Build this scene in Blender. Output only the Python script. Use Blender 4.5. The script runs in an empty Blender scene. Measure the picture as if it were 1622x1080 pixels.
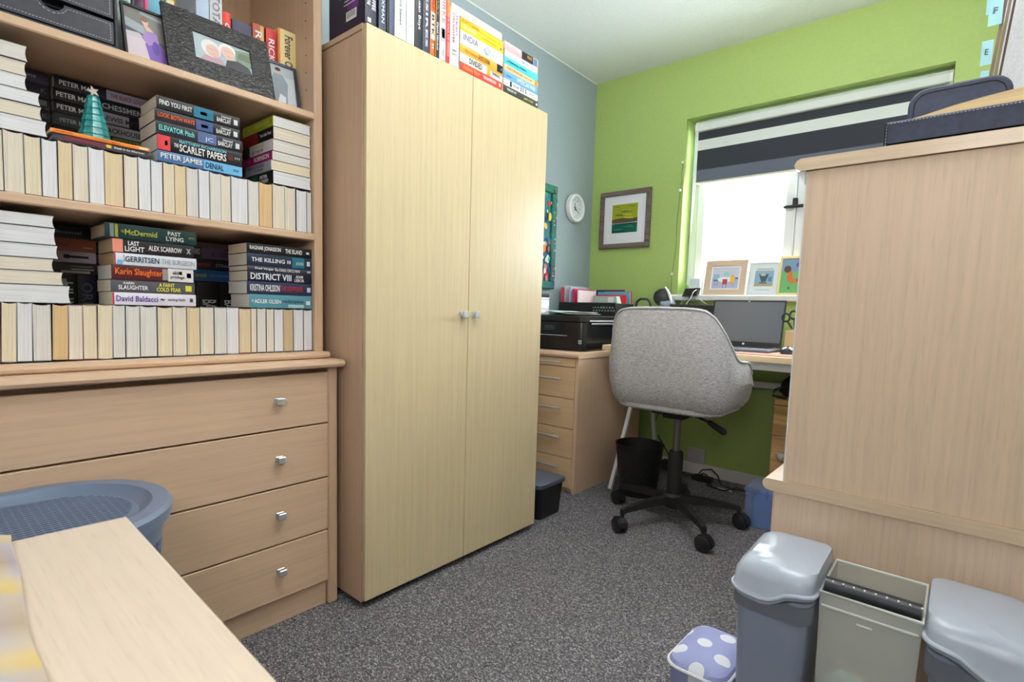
import bpy, bmesh, math, random
from mathutils import Vector, Matrix
R = math.radians
random.seed(7)
SC = bpy.context.scene
COL = SC.collection

# ------------------------------------------------------------ camera, world, lights, exposure
cam = bpy.data.cameras.new('camera')
camo = bpy.data.objects.new('camera', cam); COL.objects.link(camo)
F, YAW, PIT, ROL = 838.98, .702114, -.0916746, .0285669
cy, sy, cp, sp = math.cos(YAW), math.sin(YAW), math.cos(PIT), math.sin(PIT)
fw = Vector((-sy*cp, cy*cp, sp)); r0 = Vector((cy, sy, 0)); u0 = r0.cross(fw)
rt = r0*math.cos(ROL)+u0*math.sin(ROL); up = u0*math.cos(ROL)-r0*math.sin(ROL)
M = Matrix((rt, up, -fw)).transposed().to_4x4(); M.translation = (0, 0, .95)
camo.matrix_world = M
cam.sensor_width = 36; cam.lens = F/1622*36; cam.shift_y = (569.04-540)/1622
cam.clip_start = .02
cam.dof.use_dof = True; cam.dof.focus_distance = 1.9; cam.dof.aperture_fstop = 5.6
SC.camera = camo

W = bpy.data.worlds.new('overcast sky'); SC.world = W; W.use_nodes = True
nt = W.node_tree; bg = nt.nodes['Background']
tc = nt.nodes.new('ShaderNodeTexCoord'); sx = nt.nodes.new('ShaderNodeSeparateXYZ')
rp = nt.nodes.new('ShaderNodeValToRGB')
nt.links.new(tc.outputs['Generated'], sx.inputs[0]); nt.links.new(sx.outputs['Z'], rp.inputs[0])
rp.color_ramp.elements[0].position = 0; rp.color_ramp.elements[0].color = (.78, .84, .90, 1)
rp.color_ramp.elements[1].position = .5; rp.color_ramp.elements[1].color = (.92, .96, 1, 1)
nt.links.new(rp.outputs[0], bg.inputs[0]); bg.inputs[1].default_value = 24.0

def light(name, kind, loc, rot, energy, color=(1, 1, 1), **kw):
    l = bpy.data.lights.new(name, kind); l.energy = energy; l.color = color
    for k, v in kw.items(): setattr(l, k, v)
    o = bpy.data.objects.new(name, l); COL.objects.link(o); o.location = loc
    o.rotation_euler = rot
    return o
pt = light('window_portal', 'AREA', (-.73, 3.30, 1.59), (R(-90), 0, 0), 1, shape='RECTANGLE', size=1.24, size_y=1.06)
pt.data.cycles.is_portal = True
# added unseen fills: one under the ceiling, one bounced off it, one behind camera
light('added_ceiling_fill', 'AREA', (-.45, 1.35, 2.40), (0, 0, 0), 6, (1, .975, .98), shape='DISK', size=.8)
light('added_bounce_fill', 'AREA', (-.50, 1.15, 2.02), (R(170), 0, R(25)), 42, (1, .962, .975), shape='DISK', size=.45)
light('added_rear_fill', 'AREA', (.05, -.45, 1.55), (R(78), 0, R(38)), 7, (1, .965, .965), shape='DISK', size=.5)
vs = SC.view_settings
vs.view_transform = 'Standard'; vs.look = 'None'; vs.gamma = 1; vs.use_curve_mapping = False
vs.exposure = 0.2
SC.cycles.max_bounces = 8

# ------------------------------------------------------------ materials
def lin(v):
    v /= 255.; return v/12.92 if v <= .04045 else ((v+.055)/1.055)**2.4
def C(c): return (lin(c[0]), lin(c[1]), lin(c[2]), 1)
MC = {}
def mat(name, col, rough=.5, metal=0, spec=.5, coat=0):
    k = (name, col, rough, metal, spec)
    if k in MC: return MC[k]
    m = bpy.data.materials.new(name); m.use_nodes = True
    b = m.node_tree.nodes['Principled BSDF']
    b.inputs['Base Color'].default_value = C(col); b.inputs['Roughness'].default_value = rough
    b.inputs['Metallic'].default_value = metal; b.inputs['Specular IOR Level'].default_value = spec
    b.inputs['Coat Weight'].default_value = coat
    MC[k] = m; return m
def nodes(m): return m.node_tree.nodes, m.node_tree.links, m.node_tree.nodes['Principled BSDF']
def textured(name, stops, scale=(1, 1, 1), nscale=5, detail=3, rough=.5, bump=0, bdist=.001, kind='noise', dist=0, coords='Object', spec=.5, rrange=None):
    """colour ramp over a stretched noise / voronoi, with optional bump"""
    m = mat(name, stops[0][1], rough, spec=spec) if False else bpy.data.materials.new(name)
    m.use_nodes = True
    N, L, b = nodes(m)
    b.inputs['Roughness'].default_value = rough; b.inputs['Specular IOR Level'].default_value = spec
    t = N.new('ShaderNodeTexCoord'); mp = N.new('ShaderNodeMapping'); mp.inputs['Scale'].default_value = scale
    L.new(t.outputs[coords], mp.inputs[0])
    if kind == 'noise':
        n = N.new('ShaderNodeTexNoise'); n.inputs['Scale'].default_value = nscale
        n.inputs['Detail'].default_value = detail; n.inputs['Distortion'].default_value = dist
        out = n.outputs['Fac']
    elif kind == 'cells':
        n = N.new('ShaderNodeTexVoronoi'); n.inputs['Scale'].default_value = nscale
        s = N.new('ShaderNodeSeparateColor'); L.new(n.outputs['Color'], s.inputs[0]); out = s.outputs[0]
    L.new(mp.outputs[0], n.inputs['Vector'])
    r = N.new('ShaderNodeValToRGB'); e = r.color_ramp.elements
    e[0].position = stops[0][0]; e[0].color = C(stops[0][1])
    e[1].position = stops[-1][0]; e[1].color = C(stops[-1][1])
    for p, c in stops[1:-1]:
        x = e.new(p); x.color = C(c)
    L.new(out, r.inputs[0]); L.new(r.outputs[0], b.inputs['Base Color'])
    if bump:
        bp = N.new('ShaderNodeBump'); bp.inputs['Strength'].default_value = bump; bp.inputs['Distance'].default_value = bdist
        L.new(out, bp.inputs['Height']); L.new(bp.outputs[0], b.inputs['Normal'])
    return m
def sh(c, k): return tuple(max(0, min(255, v*k)) for v in c)
def wood(name, c, axis, rough=.42, con=.03, spec=.4):
    s = [30, 30, 30]; s[axis] = .7
    m = textured(name, [(.3, sh(c, 1-con)), (.5, c), (.7, sh(c, 1+con*.8))], tuple(s), 3, 5, rough, dist=.1, spec=spec)
    N, L, b = nodes(m)
    # short darker pores along the grain
    t = N.new('ShaderNodeTexCoord'); mp = N.new('ShaderNodeMapping')
    s = [260, 260, 260]; s[axis] = 14; mp.inputs['Scale'].default_value = s
    L.new(t.outputs['Object'], mp.inputs[0])
    n = N.new('ShaderNodeTexNoise'); n.inputs['Scale'].default_value = 1; n.inputs['Detail'].default_value = 2
    L.new(mp.outputs[0], n.inputs['Vector'])
    r = N.new('ShaderNodeValToRGB'); r.color_ramp.elements[0].position = .25; r.color_ramp.elements[0].color = (.8, .78, .75, 1)
    r.color_ramp.elements[1].position = .45; r.color_ramp.elements[1].color = (1, 1, 1, 1)
    L.new(n.outputs['Fac'], r.inputs[0])
    mx = N.new('ShaderNodeMix'); mx.data_type = 'RGBA'; mx.blend_type = 'MULTIPLY'; mx.inputs[0].default_value = .45
    src = b.inputs['Base Color'].links[0].from_socket
    L.new(src, mx.inputs[6]); L.new(r.outputs[0], mx.inputs[7]); L.new(mx.outputs[2], b.inputs['Base Color'])
    return m
def seethrough(name, col, alpha, rough=.3, transl=0.0):
    """thin pane / plastic film: part of the light passes straight through"""
    m = bpy.data.materials.new(name); m.use_nodes = True
    N, L, b = nodes(m)
    b.inputs['Base Color'].default_value = C(col); b.inputs['Roughness'].default_value = rough
    b.inputs['Alpha'].default_value = alpha
    return m

BEECH = (206, 176, 148)
wood_z = wood('beech laminate upright grain', BEECH, 2)
wood_y = wood('beech laminate long grain', BEECH, 1)
wood_x = wood('beech laminate cross grain', BEECH, 0)
door_wood = wood('pale beech door laminate', (208, 191, 154), 2, .32, .03)
desk_wood = wood('pale oak desk laminate', (214, 190, 152), 0)
table_wood = wood('pale maple table laminate', (220, 203, 184), 0, .5, .015)
cab_wood = wood('pink beech laminate', (218, 193, 168), 2, .42, .03)
cab_wood_x = wood('pink beech laminate cross grain', (216, 193, 166), 0, .24, .03, .6)
ped_front = wood('pedestal front laminate', (206, 178, 140), 0, .4, .03)
oak = wood('rustic oak', (186, 148, 96), 0, .6, .25)
green = textured('green wall paint', [(.3, (160, 192, 100)), (.7, (166, 198, 106))], nscale=3, rough=.6, bump=.0)
def walltex(name, c, sc, st, rough=.7):
    m = textured(name, [(.3, sh(c, .97)), (.7, c)], nscale=sc, detail=6, rough=rough, bump=st, bdist=.004)
    return m
green = walltex('green wall paint', (164, 190, 108), 60, .12, .55)
grey = walltex('blue grey wallpaper', (150, 166, 172), 90, .35)
ceilm = walltex('textured white ceiling', (222, 230, 226), 110, .6)
white_wall = walltex('plain white wall', (225, 225, 220), 60, .1)
carpet = textured('grey flecked loop carpet', [(0, (62, 60, 64)), (.45, (100, 98, 102)), (.8, (122, 120, 124)), (1, (178, 176, 178))], (1, 1.5, 1), nscale=250, kind='cells', rough=.95, bump=.8, bdist=.003, spec=.1)
upvc = mat('white plastic window frame', (236, 240, 244), .3)
white = mat('white gloss paint', (232, 233, 233), .4)
black = mat('black plastic', (22, 22, 24), .35)
matblack = mat('matt black plastic', (20, 20, 22), .6)
steel = mat('brushed steel', (206, 208, 212), .32, .65)
chrome = mat('chrome', (225, 228, 232), .1, 1)
paperw = mat('white paper', (235, 234, 230), .8)
glass = seethrough('window glass', (240, 250, 250), .05, .02)

# ------------------------------------------------------------ mesh helpers
OR = {}
def finish(name, bm, m, smooth=True):
    bmesh.ops.recalc_face_normals(bm, faces=bm.faces)
    if smooth:
        for f in bm.faces: f.smooth = True
        for e in bm.edges:
            if len(e.link_faces) == 2 and e.calc_face_angle(0) > .55: e.smooth = False
    me = bpy.data.meshes.new(name); bm.to_mesh(me); bm.free()
    for x in (m if isinstance(m, (list, tuple)) else [m]): me.materials.append(x)
    return me
def tag(o, label=None, cat=None, group=None, kind=None):
    if label: o['label'] = label
    if cat: o['category'] = cat
    if group: o['group'] = group
    if kind: o['kind'] = kind
    return o
def thing(name, label, cat, loc=(0, 0, 0), group=None, rot=None):
    o = bpy.data.objects.new(name, None); COL.objects.link(o); o.empty_display_size = .05
    if rot is not None:
        Mx = rot.to_4x4(); Mx.translation = loc; o.matrix_world = Mx; OR[o.name] = Vector((0, 0, 0))
    else:
        o.location = loc; OR[o.name] = Vector(loc)
    return tag(o, label, cat, group)
def part(name, bm, m, parent=None, label=None, kind=None, smooth=True):
    if parent is not None:
        off = OR[parent.name]
        if off.length > 0: bmesh.ops.translate(bm, verts=bm.verts, vec=-off)
    o = bpy.data.objects.new(name, finish(name, bm, m, smooth)); COL.objects.link(o)
    if parent is not None: o.parent = parent; OR[o.name] = OR[parent.name]
    else: OR[o.name] = Vector((0, 0, 0))
    return tag(o, label, kind=kind)
def single(name, bm, m, label, cat, group=None, kind=None):
    return tag(part(name, bm, m, None, kind=kind), label, cat, group)
def struct(name, bm, m, parent=None):
    o = part(name, bm, m, parent)
    if parent is None: o['kind'] = 'structure'
    return o
def nb(): return bmesh.new()
def box(x0, x1, y0, y1, z0, z1, bev=0, bm=None, seg=1, mi=0):
    own = bm is None; b2 = bmesh.new()
    vs_ = [b2.verts.new((x, y, z)) for x in (x0, x1) for y in (y0, y1) for z in (z0, z1)]
    for q in ((0, 1, 3, 2), (4, 6, 7, 5), (0, 4, 5, 1), (2, 3, 7, 6), (0, 2, 6, 4), (1, 5, 7, 3)):
        b2.faces.new([vs_[i] for i in q])
    if bev: bmesh.ops.bevel(b2, geom=b2.edges[:], offset=bev, segments=seg, profile=.5, affect='EDGES')
    return merge(bm, b2, mi)
def merge(bm, b2, mi=0, mtx=None):
    if mtx is not None: bmesh.ops.transform(b2, matrix=mtx, verts=b2.verts)
    for f in b2.faces: f.material_index = mi
    if bm is None: return b2
    mp = {v: bm.verts.new(v.co) for v in b2.verts}
    for f in b2.faces:
        try: n = bm.faces.new([mp[v] for v in f.verts]); n.material_index = mi
        except ValueError: pass
    b2.free(); return bm
def loft(rings, bm=None, cap=True, close=True, mi=0):
    b2 = bmesh.new(); V = [[b2.verts.new(p) for p in r] for r in rings]; n = len(V[0])
    for a, b in zip(V, V[1:]):
        for i in range(n if close else n-1):
            j = (i+1) % n
            b2.faces.new((a[i], a[j], b[j], b[i]))
    if cap: b2.faces.new(V[0][::-1]); b2.faces.new(V[-1])
    return merge(bm, b2, mi)
def tube(pts, r, seg=8, bm=None, mi=0, closed=False):
    pts = [Vector(p) for p in pts]; rs = r if isinstance(r, (list, tuple)) else [r]*len(pts)
    rings = []; prev = None
    for i, p in enumerate(pts):
        if closed: d = pts[(i+1) % len(pts)]-pts[i-1]
        else: d = (pts[min(i+1, len(pts)-1)]-pts[max(i-1, 0)])
        d.normalize()
        if prev is None: a = d.orthogonal().normalized()
        else: a = (prev-d*prev.dot(d)).normalized()
        prev = a; b = d.cross(a)
        rings.append([p+(a*math.cos(2*math.pi*k/seg)+b*math.sin(2*math.pi*k/seg))*rs[i] for k in range(seg)])
    if closed: rings.append(rings[0])
    return loft(rings, bm, cap=not closed, mi=mi)
def cyl(p0, p1, r, seg=16, bm=None, r2=None, mi=0): return tube([p0, p1], [r, r if r2 is None else r2], seg, bm, mi)
def lathe(prof, c, axis=(0, 0, 1), seg=24, bm=None, cap=True, mi=0):
    ax = Vector(axis).normalized(); a = ax.orthogonal().normalized(); b = ax.cross(a); c = Vector(c)
    return loft([[c+ax*h+(a*math.cos(2*math.pi*k/seg)+b*math.sin(2*math.pi*k/seg))*r for k in range(seg)] for r, h in prof], bm, cap, mi=mi)
def rrect(cx, cy_, hx, hy, r, z, n=5):
    P = []
    for sx_, sy_, a0 in ((1, 1, 0), (-1, 1, 90), (-1, -1, 180), (1, -1, 270)):
        for k in range(n+1):
            a = R(a0+90*k/n); P.append((cx+sx_*(hx-r)+r*math.cos(a), cy_+sy_*(hy-r)+r*math.sin(a), z))
    return P
def prism(poly, n0, n1, bm=None, mi=0):
    """poly: 3-D outline; extruded from +n0 to +n1 (vectors)"""
    return loft([[Vector(p)+Vector(n0) for p in poly], [Vector(p)+Vector(n1) for p in poly]], bm, mi=mi)

# lettering: the text's outline scaled to fill a parallelogram (origin, u along the line, v up)
TXT = {}
def text_data(s, bold=.018):
    if s in TXT: return TXT[s]
    cu = bpy.data.curves.new('t', 'FONT'); cu.body = s; cu.offset = bold; cu.resolution_u = 2
    o = bpy.data.objects.new('t', cu); COL.objects.link(o)
    dg = bpy.context.evaluated_depsgraph_get(); me = bpy.data.meshes.new_from_object(o.evaluated_get(dg))
    vsx = [v.co.copy() for v in me.vertices]; fs = [tuple(p.vertices) for p in me.polygons]
    x0, x1 = min(v.x for v in vsx), max(v.x for v in vsx); y0, y1 = min(v.y for v in vsx), max(v.y for v in vsx)
    vsx = [((v.x-x0)/(x1-x0), (v.y-y0)/(y1-y0)) for v in vsx]
    bpy.data.objects.remove(o); bpy.data.curves.remove(cu); bpy.data.meshes.remove(me)
    TXT[s] = (vsx, fs); return TXT[s]
def letters(parent, s, o, u, v, m, name='lettering', bm=None, mi=0):
    o, u, v = Vector(o), Vector(u), Vector(v); n = u.cross(v).normalized()*.0004
    vv, ff = text_data(s); b2 = bmesh.new()
    V = [b2.verts.new(o+u*a+v*b+n) for a, b in vv]
    for f in ff:
        try: b2.faces.new([V[i] for i in f])
        except ValueError: pass
    if bm is not None: return merge(bm, b2, mi)
    return part(name, b2, m, parent, smooth=False)
def ell(cx, cy_, rx, ry, n=16, rot=0):
    return [(cx+rx*math.cos(2*math.pi*k/n)*math.cos(rot)-ry*math.sin(2*math.pi*k/n)*math.sin(rot),
             cy_+rx*math.cos(2*math.pi*k/n)*math.sin(rot)+ry*math.sin(2*math.pi*k/n)*math.cos(rot)) for k in range(n)]
def rc(u0_, v0_, u1_, v1_): return [(u0_, v0_), (u1_, v0_), (u1_, v1_), (u0_, v1_)]
def picture(parent, name, o, u, v, shapes, rough=.4, label=None):
    """flat printed picture: coloured outlines in (u, v) of the sheet, in layers"""
    o, u, v = Vector(o), Vector(u), Vector(v); n = u.cross(v).normalized()
    bm = nb(); ms = []
    for i, (c, pts) in enumerate(shapes):
        m = mat('print ink', tuple(c), max(rough, .45), 0, .2)
        if m not in ms: ms.append(m)
        V = [bm.verts.new(o+u*a+v*b+n*(.0003+.00012*i)) for a, b in pts]
        f = bm.faces.new(V); f.material_index = ms.index(m)
    # keep the winding as drawn
    off = OR[parent.name]
    if off.length > 0: bmesh.ops.translate(bm, verts=bm.verts, vec=-off)
    me = bpy.data.meshes.new(name); bm.to_mesh(me); bm.free()
    for m in ms: me.materials.append(m)
    ob = bpy.data.objects.new(name, me); COL.objects.link(ob); ob.parent = parent; OR[ob.name] = off
    return tag(ob, label)

# ============================================================ THE ROOM
XL, XR, YF, YN, H = -1.97, .42, 3.12, -.8, 2.452
WX0, WX1, WZ0, WZ1 = -1.338, -.118, 1.045, 2.105
struct('floor', box(XL-.2, XR+.2, YN-.2, YF+.3, -.1, 0), carpet)
struct('ceiling', box(XL-.2, XR+.2, YN-.2, YF+.3, H, H+.1), ceilm)
struct('wall_left', box(XL-.1, XL, YN-.1, YF+.3, 0, H), grey)
struct('wall_right', box(XR, XR+.1, YN-.1, YF+.3, 0, H), white_wall)
struct('wall_near', box(XL-.1, XR+.1, YN-.1, YN, 0, H), white_wall)
b = box(XL, WX0, YF, YF+.3, 0, H); box(WX1, XR, YF, YF+.3, 0, H, bm=b)
box(WX0, WX1, YF, YF+.3, 0, WZ0, bm=b); box(WX0, WX1, YF, YF+.3, WZ1, H, bm=b)
struct('wall_far', b, green)
skirt = mat('off white skirting paint', (214, 214, 208), .45)
struct('baseboard_far', box(XL, XR, YF-.015, YF, 0, .068, .004), skirt)
struct('baseboard_left', box(XL, XL+.015, YN, YF, 0, .068, .004), skirt)
# coving line of paint caulk along the ceiling
struct('trim_1', cyl((XL+.001, YN, H-.001), (XL+.001, YF, H-.001), .004, 6), ceilm)

# window: frame, mullion, opening sashes and panes
w = struct('window_1', box(WX0, WX1, YF+.13, YF+.2, WZ0+.028, WZ0+.075, .006), upvc)
fb = nb()
def bars(x0, x1, z0, z1, t, y0, y1, bm):
    box(x0, x0+t, y0, y1, z0, z1, .005, bm); box(x1-t, x1, y0, y1, z0, z1, .005, bm)
    box(x0+t, x1-t, y0, y1, z0, z0+t, .005, bm); box(x0+t, x1-t, y0, y1, z1-t, z1, .005, bm)
bars(WX0+.001, WX1-.001, WZ0+.03, WZ1-.001, .05, YF+.12, YF+.19, fb)
box(-.745, -.685, YF+.122, YF+.188, WZ0+.07, WZ1-.04, .005, fb)
part('window_frame', fb, upvc, w)
fs_ = nb(); bars(WX0+.052, -.746, WZ0+.08, WZ1-.05, .05, YF+.10, YF+.165, fs_)
part('sash', fs_, upvc, w)
part('sash', (lambda q: (bars(-.684, WX1-.052, WZ0+.08, WZ1-.05, .05, YF+.10, YF+.165, q), q)[1])(nb()), upvc, w)
part('pane', box(WX0+.10, -.79, YF+.13, YF+.134, WZ0+.12, WZ1-.09), glass, w)
part('pane', box(-.64, WX1-.10, YF+.13, YF+.134, WZ0+.12, WZ1-.09), glass, w)
hb = box(-.80, -.70, YF+.075, YF+.092, 1.545, 1.562, .004); box(-.757, -.733, YF+.085, YF+.11, 1.55, 1.60, .004, hb)
part('window_handle', hb, matblack, w, 'dark window handle')
sill = struct('trim_2', box(WX0+.002, WX1-.002, YF+.0, YF+.13, 1.04, 1.0735, .003), white)
sb = box(WX0-.03, WX1+.03, YF-.035, YF+.002, 1.038, 1.0735, .006)
struct('trim_3', sb, white)

# roller blind, banded dark and pale
bl = thing('roller_blind', 'banded dark grey and pale roller blind half lowered over the window', 'blind', (-.72, YF+.09, 2.08))
pale = textured('pale blind fabric', [(.3, (206, 216, 212)), (.7, (214, 222, 218))], (1, 1, 60), 20, rough=.8)
dark = textured('charcoal blind fabric', [(.3, (40, 44, 54)), (.7, (47, 51, 61))], (1, 1, 60), 20, rough=.8)
mid = textured('grey doubled blind fabric', [(.3, (88, 94, 110)), (.7, (96, 104, 120))], (1, 1, 60), 20, rough=.8)
by = YF+.055; bx0, bx1 = -1.285, -.135
cs = [(by-.024, 2.032), (by-.03, 2.045), (by-.028, 2.068), (by-.012, 2.086), (by+.012, 2.09), (by+.03, 2.075), (by+.03, 2.04), (by+.01, 2.03)]
part('blind_cassette', loft([[(bx0, a, z) for a, z in cs], [(bx1, a, z) for a, z in cs]]), pale, bl)
for x in (bx0-.012, bx1): part('bracket', prism([(x, a, z) for a, z in cs], (0, 0, 0), (.012, 0, 0)), white, bl)
for nm, m, z0, z1 in (('fabric_band', dark, 1.984, 2.034), ('fabric_band', pale, 1.926, 1.984), ('fabric_band', dark, 1.812, 1.926), ('fabric_band', mid, 1.742, 1.812)):
    part(nm, box(bx0, bx1, by-.002, by+.001, z0, z1), m, bl)
part('bottom_rail', box(bx0, bx1, by-.006, by+.006, 1.73, 1.743, .003), mat('cream rail', (215, 214, 190), .4), bl)
part('pull_chain', tube([(bx0-.006, by-.02, 2.05), (bx0-.008, by-.02, 1.7), (bx0-.006, by-.02, 1.45), (bx0+.004, by-.02, 1.7), (bx0+.003, by-.02, 2.05)], .0015, 5), upvc, bl)

# ============================================================ BOOK BUILDER
cream = [(226, 214, 192), (232, 226, 214), (214, 196, 160), (236, 236, 236), (206, 176, 126), (222, 220, 214), (218, 208, 190)]
PAGE = {}
def pagem(c):
    if c not in PAGE:
        PAGE[c] = textured('page edges', [(.35, sh(c, .90)), (.5, c), (.7, sh(c, 1.03))], (3, 3, 330), 3, 3, .85, bump=.15, bdist=.0006, spec=.15)
    return PAGE[c]
def book(name, label, L, D, T, loc, ori, cover, page=(226, 214, 192), group=None, text=(), panels=(), lean=0, hard=False, cat='book', pl=None):
    """local: spine along y at x=0 facing +x, pages towards -x, thickness z"""
    if ori == 'flat': rot = Matrix.Identity(3)
    elif ori == 'row': rot = Matrix(((0, 1, 0), (0, 0, -1), (-1, 0, 0)))       # head of the book faces the room, spine down
    elif ori == 'side': rot = Matrix(((0, 1, 0), (-1, 0, 0), (0, 0, 1)))       # lies flat, spine towards the camera side
    elif ori == 'up': rot = Matrix(((1, 0, 0), (0, 0, 1), (0, -1, 0)))         # stands, spine to the room
    if lean: rot = Matrix.Rotation(lean, 3, 'X') @ rot
    r = thing(name, label, cat, loc, group, rot)
    t = .0022 if hard else .0006; i = .003 if hard else .0006
    bm = nb()
    # spine with a slight round, boards front and back
    k = min(.0018, T*.1)
    sp_ = [(0, T*.5), (-.0004, T*.82), (-k*.9, T), (-.0022, T), (-.0022, 0), (-k*.9, 0), (-.0004, T*.18)]
    loft([[(x, 0, z) for x, z in sp_], [(x, L, z) for x, z in sp_]], bm)
    box(-D, -.002, 0, L, 0, t, 0, bm); box(-D, -.002, 0, L, T-t, T, 0, bm)
    cm = cover if not isinstance(cover, tuple) else mat('book cover', cover, .42, 0, .3)
    part('cover', bm, cm, r)
    n = 4; rings = []
    d2 = .0028
    for q in range(n+1):
        f = q/n; z = t+(T-2*t)*f; c_ = D-i-d2*(1-(2*f-1)**2)      # fore-edge hollow
        rings.append([(-.0024, i, z), (-c_, i, z), (-c_, L-i, z), (-.0024, L-i, z)])
    part('page_block', loft(rings), pagem(page), r, pl)
    e = .0006
    for p in panels:
        y0, y1, z0, z1, c = p
        part('printed_panel', box(-.0005, e*.5, y0*L, y1*L, z0*T, z1*T), mat('print ink', c, .42, 0, .3), r)
    for tx in text:
        s, y0, y1, z0, z1, c = tx
        letters(r, s, (e, y0*L, z0*T), (0, (y1-y0)*L, 0), (0, 0, (z1-z0)*T), mat('print ink', c, .42, 0, .3))
    return r

# ============================================================ CHEST OF DRAWERS
CX = -1.473; Y0, Y1 = -.05, .90
ch = thing('chest_of_drawers', 'wide beech chest of four drawers under the bookcase', 'chest', (-1.72, .42, 0))
part('body', (lambda q: (box(-1.95, CX+.002, Y1-.032, Y1, 0, .762, .004, q), box(-1.95, CX+.002, Y0, Y0+.032, 0, .762, .004, q),
     box(-1.95, -1.53, Y0+.03, Y1-.03, .03, .75, 0, q), q)[3])(nb()), wood_z, ch)
part('plinth', box(-1.52, CX-.012, Y0+.03, Y1-.033, 0, .078, .002), wood_y, ch)
prof = [(-1.95, .762), (-1.452, .762), (-1.443, .766), (-1.440, .773), (-1.443, .781), (-1.452, .785), (-1.95, .785)]
part('top', loft([[(x, Y0-.01, z) for x, z in prof], [(x, Y1+.008, z) for x, z in prof]]), wood_y, ch, 'rounded front edge')
kz = [.675, .505, .339, .169]; dz = [(.5925, .747), (.4215, .5875), (.2525, .4165), (.084, .2475)]
for (a, c), k in zip(dz, kz):
    d = part('drawer', box(-1.50, CX+.005, Y0+.034, Y1-.0355, a, c, .0015), wood_y, ch)
    for ky in (.711, .10):
        kb = box(CX+.004, CX+.018, ky-.004, ky+.004, k-.004, k+.004, .001)
        box(CX+.016, CX+.025, ky-.012, ky+.012, k-.009, k+.009, .002, kb)
        box(CX+.004, CX+.008, ky-.012, ky+.012, k-.009, k+.009, .002, kb)
        part('knob', kb, steel, d, 'square metal knob')

# ============================================================ BOOKCASE
BX = -1.532; S1, S2, S0 = 1.5245, 1.1665, .806
bc = thing('bookcase', 'open beech bookcase full of paperbacks standing on the chest', 'bookcase', (-1.75, .42, .785))
for y in (Y1-.011-.027, Y0):
    part('side_panel', box(-1.95, BX, y, y+.027, .785, 2.03, .004), wood_z, bc)
part('back_panel', box(-1.955, -1.948, Y0, Y1-.011, .785, 2.03), wood_z, bc)
pb = [(-1.95, .786), (-1.508, .786), (-1.502, .790), (-1.500, .796), (-1.502, .802), (-1.508, .8055), (-1.95, .8055)]
part('base_shelf', loft([[(x, Y0-.002, z) for x, z in pb], [(x, Y1-.007, z) for x, z in pb]]), wood_y, bc)
for z in (S1, S2): part('shelf', box(-1.947, BX-.001, Y0+.027, Y1-.038, z-.0205, z, .003), wood_y, bc)
part('top', box(-1.95, BX+.01, Y0-.01, Y1-.004, 2.03, 2.055, .004), wood_y, bc)
# shelf pin holes in the right side panel
hb = nb()
for x in (-1.58, -1.90):
    for k in range(7): cyl((x, Y1-.0385, 1.60+.05*k), (x, Y1-.0378, 1.60+.05*k), .0025, 8, hb)
part('pin_holes', hb, matblack, bc, kind='stuff')
part('riser', box(-1.945, -1.76, .03, .80, S2+.001, 1.349), wood_y, bc)

# ============================================================ UPPER AND LOWER ROW, BOOKS STANDING HEAD OUT
ORD = ['first', 'second', 'third', 'fourth', 'fifth', 'sixth', 'seventh', 'eighth', 'ninth', 'tenth', 'eleventh', 'twelfth', 'thirteenth', 'fourteenth', 'fifteenth', 'sixteenth', 'seventeenth', 'eighteenth', 'nineteenth', 'twentieth', 'twenty-first', 'twenty-second', 'twenty-third', 'twenty-fourth', 'twenty-fifth', 'twenty-sixth']
PC = {'c': ((226, 217, 200), 'cream'), 'w': ((228, 229, 232), 'white'), 'g': ((220, 218, 212), 'greyish'), 't': ((220, 202, 166), 'tan'), 'o': ((214, 184, 138), 'orange-tan'), 'b': ((200, 178, 144), 'brownish'), 'y': ((226, 214, 186), 'yellowed')}
RA = [.140, .173, .205, .233, .26, .286, .315, .344, .381, .41, .437, .463, .489, .515, .544, .571, .599, .625, .67, .7, .739, .776, .81, .844, .8605]
RAc = 'ccywtcwtcwwytgwgcwgoccwg'
sc_ = .684/.7
RB = [.116, .152, .177, .203, .235, .264, .291, .318, .347, .373, .403, .44, .474, .507, .539, .574, .607, .639, .672, .689, .716, .739, .767, .799, .8605]
RB = RB[:-1]+[.831, .8605]
RBc = 'cywgocyygggyctcgwtcgcwbww'
covers = [(70, 40, 46), (24, 28, 36), (150, 60, 60), (40, 80, 96), (22, 22, 24), (80, 100, 120), (130, 130, 132), (34, 60, 60), (190, 188, 184), (120, 60, 84), (200, 196, 186)]
def row(xs, cs, z0, h, which, lean):
    n = len(cs)
    for i, k in enumerate(cs):
        pc, pn = PC[k]; a, c = xs[i], xs[i+1]; T = c-a-.0009
        lb = '%s-paged paperback, %s from the right in the %s upright row' % (pn, ORD[n-1-i], which)
        hh = h+random.uniform(-.0015, .0015)
        sgn = -lean*(.5+random.random()*.6)*max(0, (n-3-i))/n
        book('paperback', lb, .197, hh, T, (-1.548-.197-random.uniform(0, .003), c-.0004, z0+.0006+T*abs(math.sin(sgn))), 'row', random.choice(covers), pc,
             'paperbacks in the %s upright row' % which, lean=sgn)
# 'row' orientation runs the thickness towards -y, the head of the book towards +x
row(RA, RAc, S2, .1265, 'upper', .03)
row(RB, RBc, S0, .1285, 'lower', .05)

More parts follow.
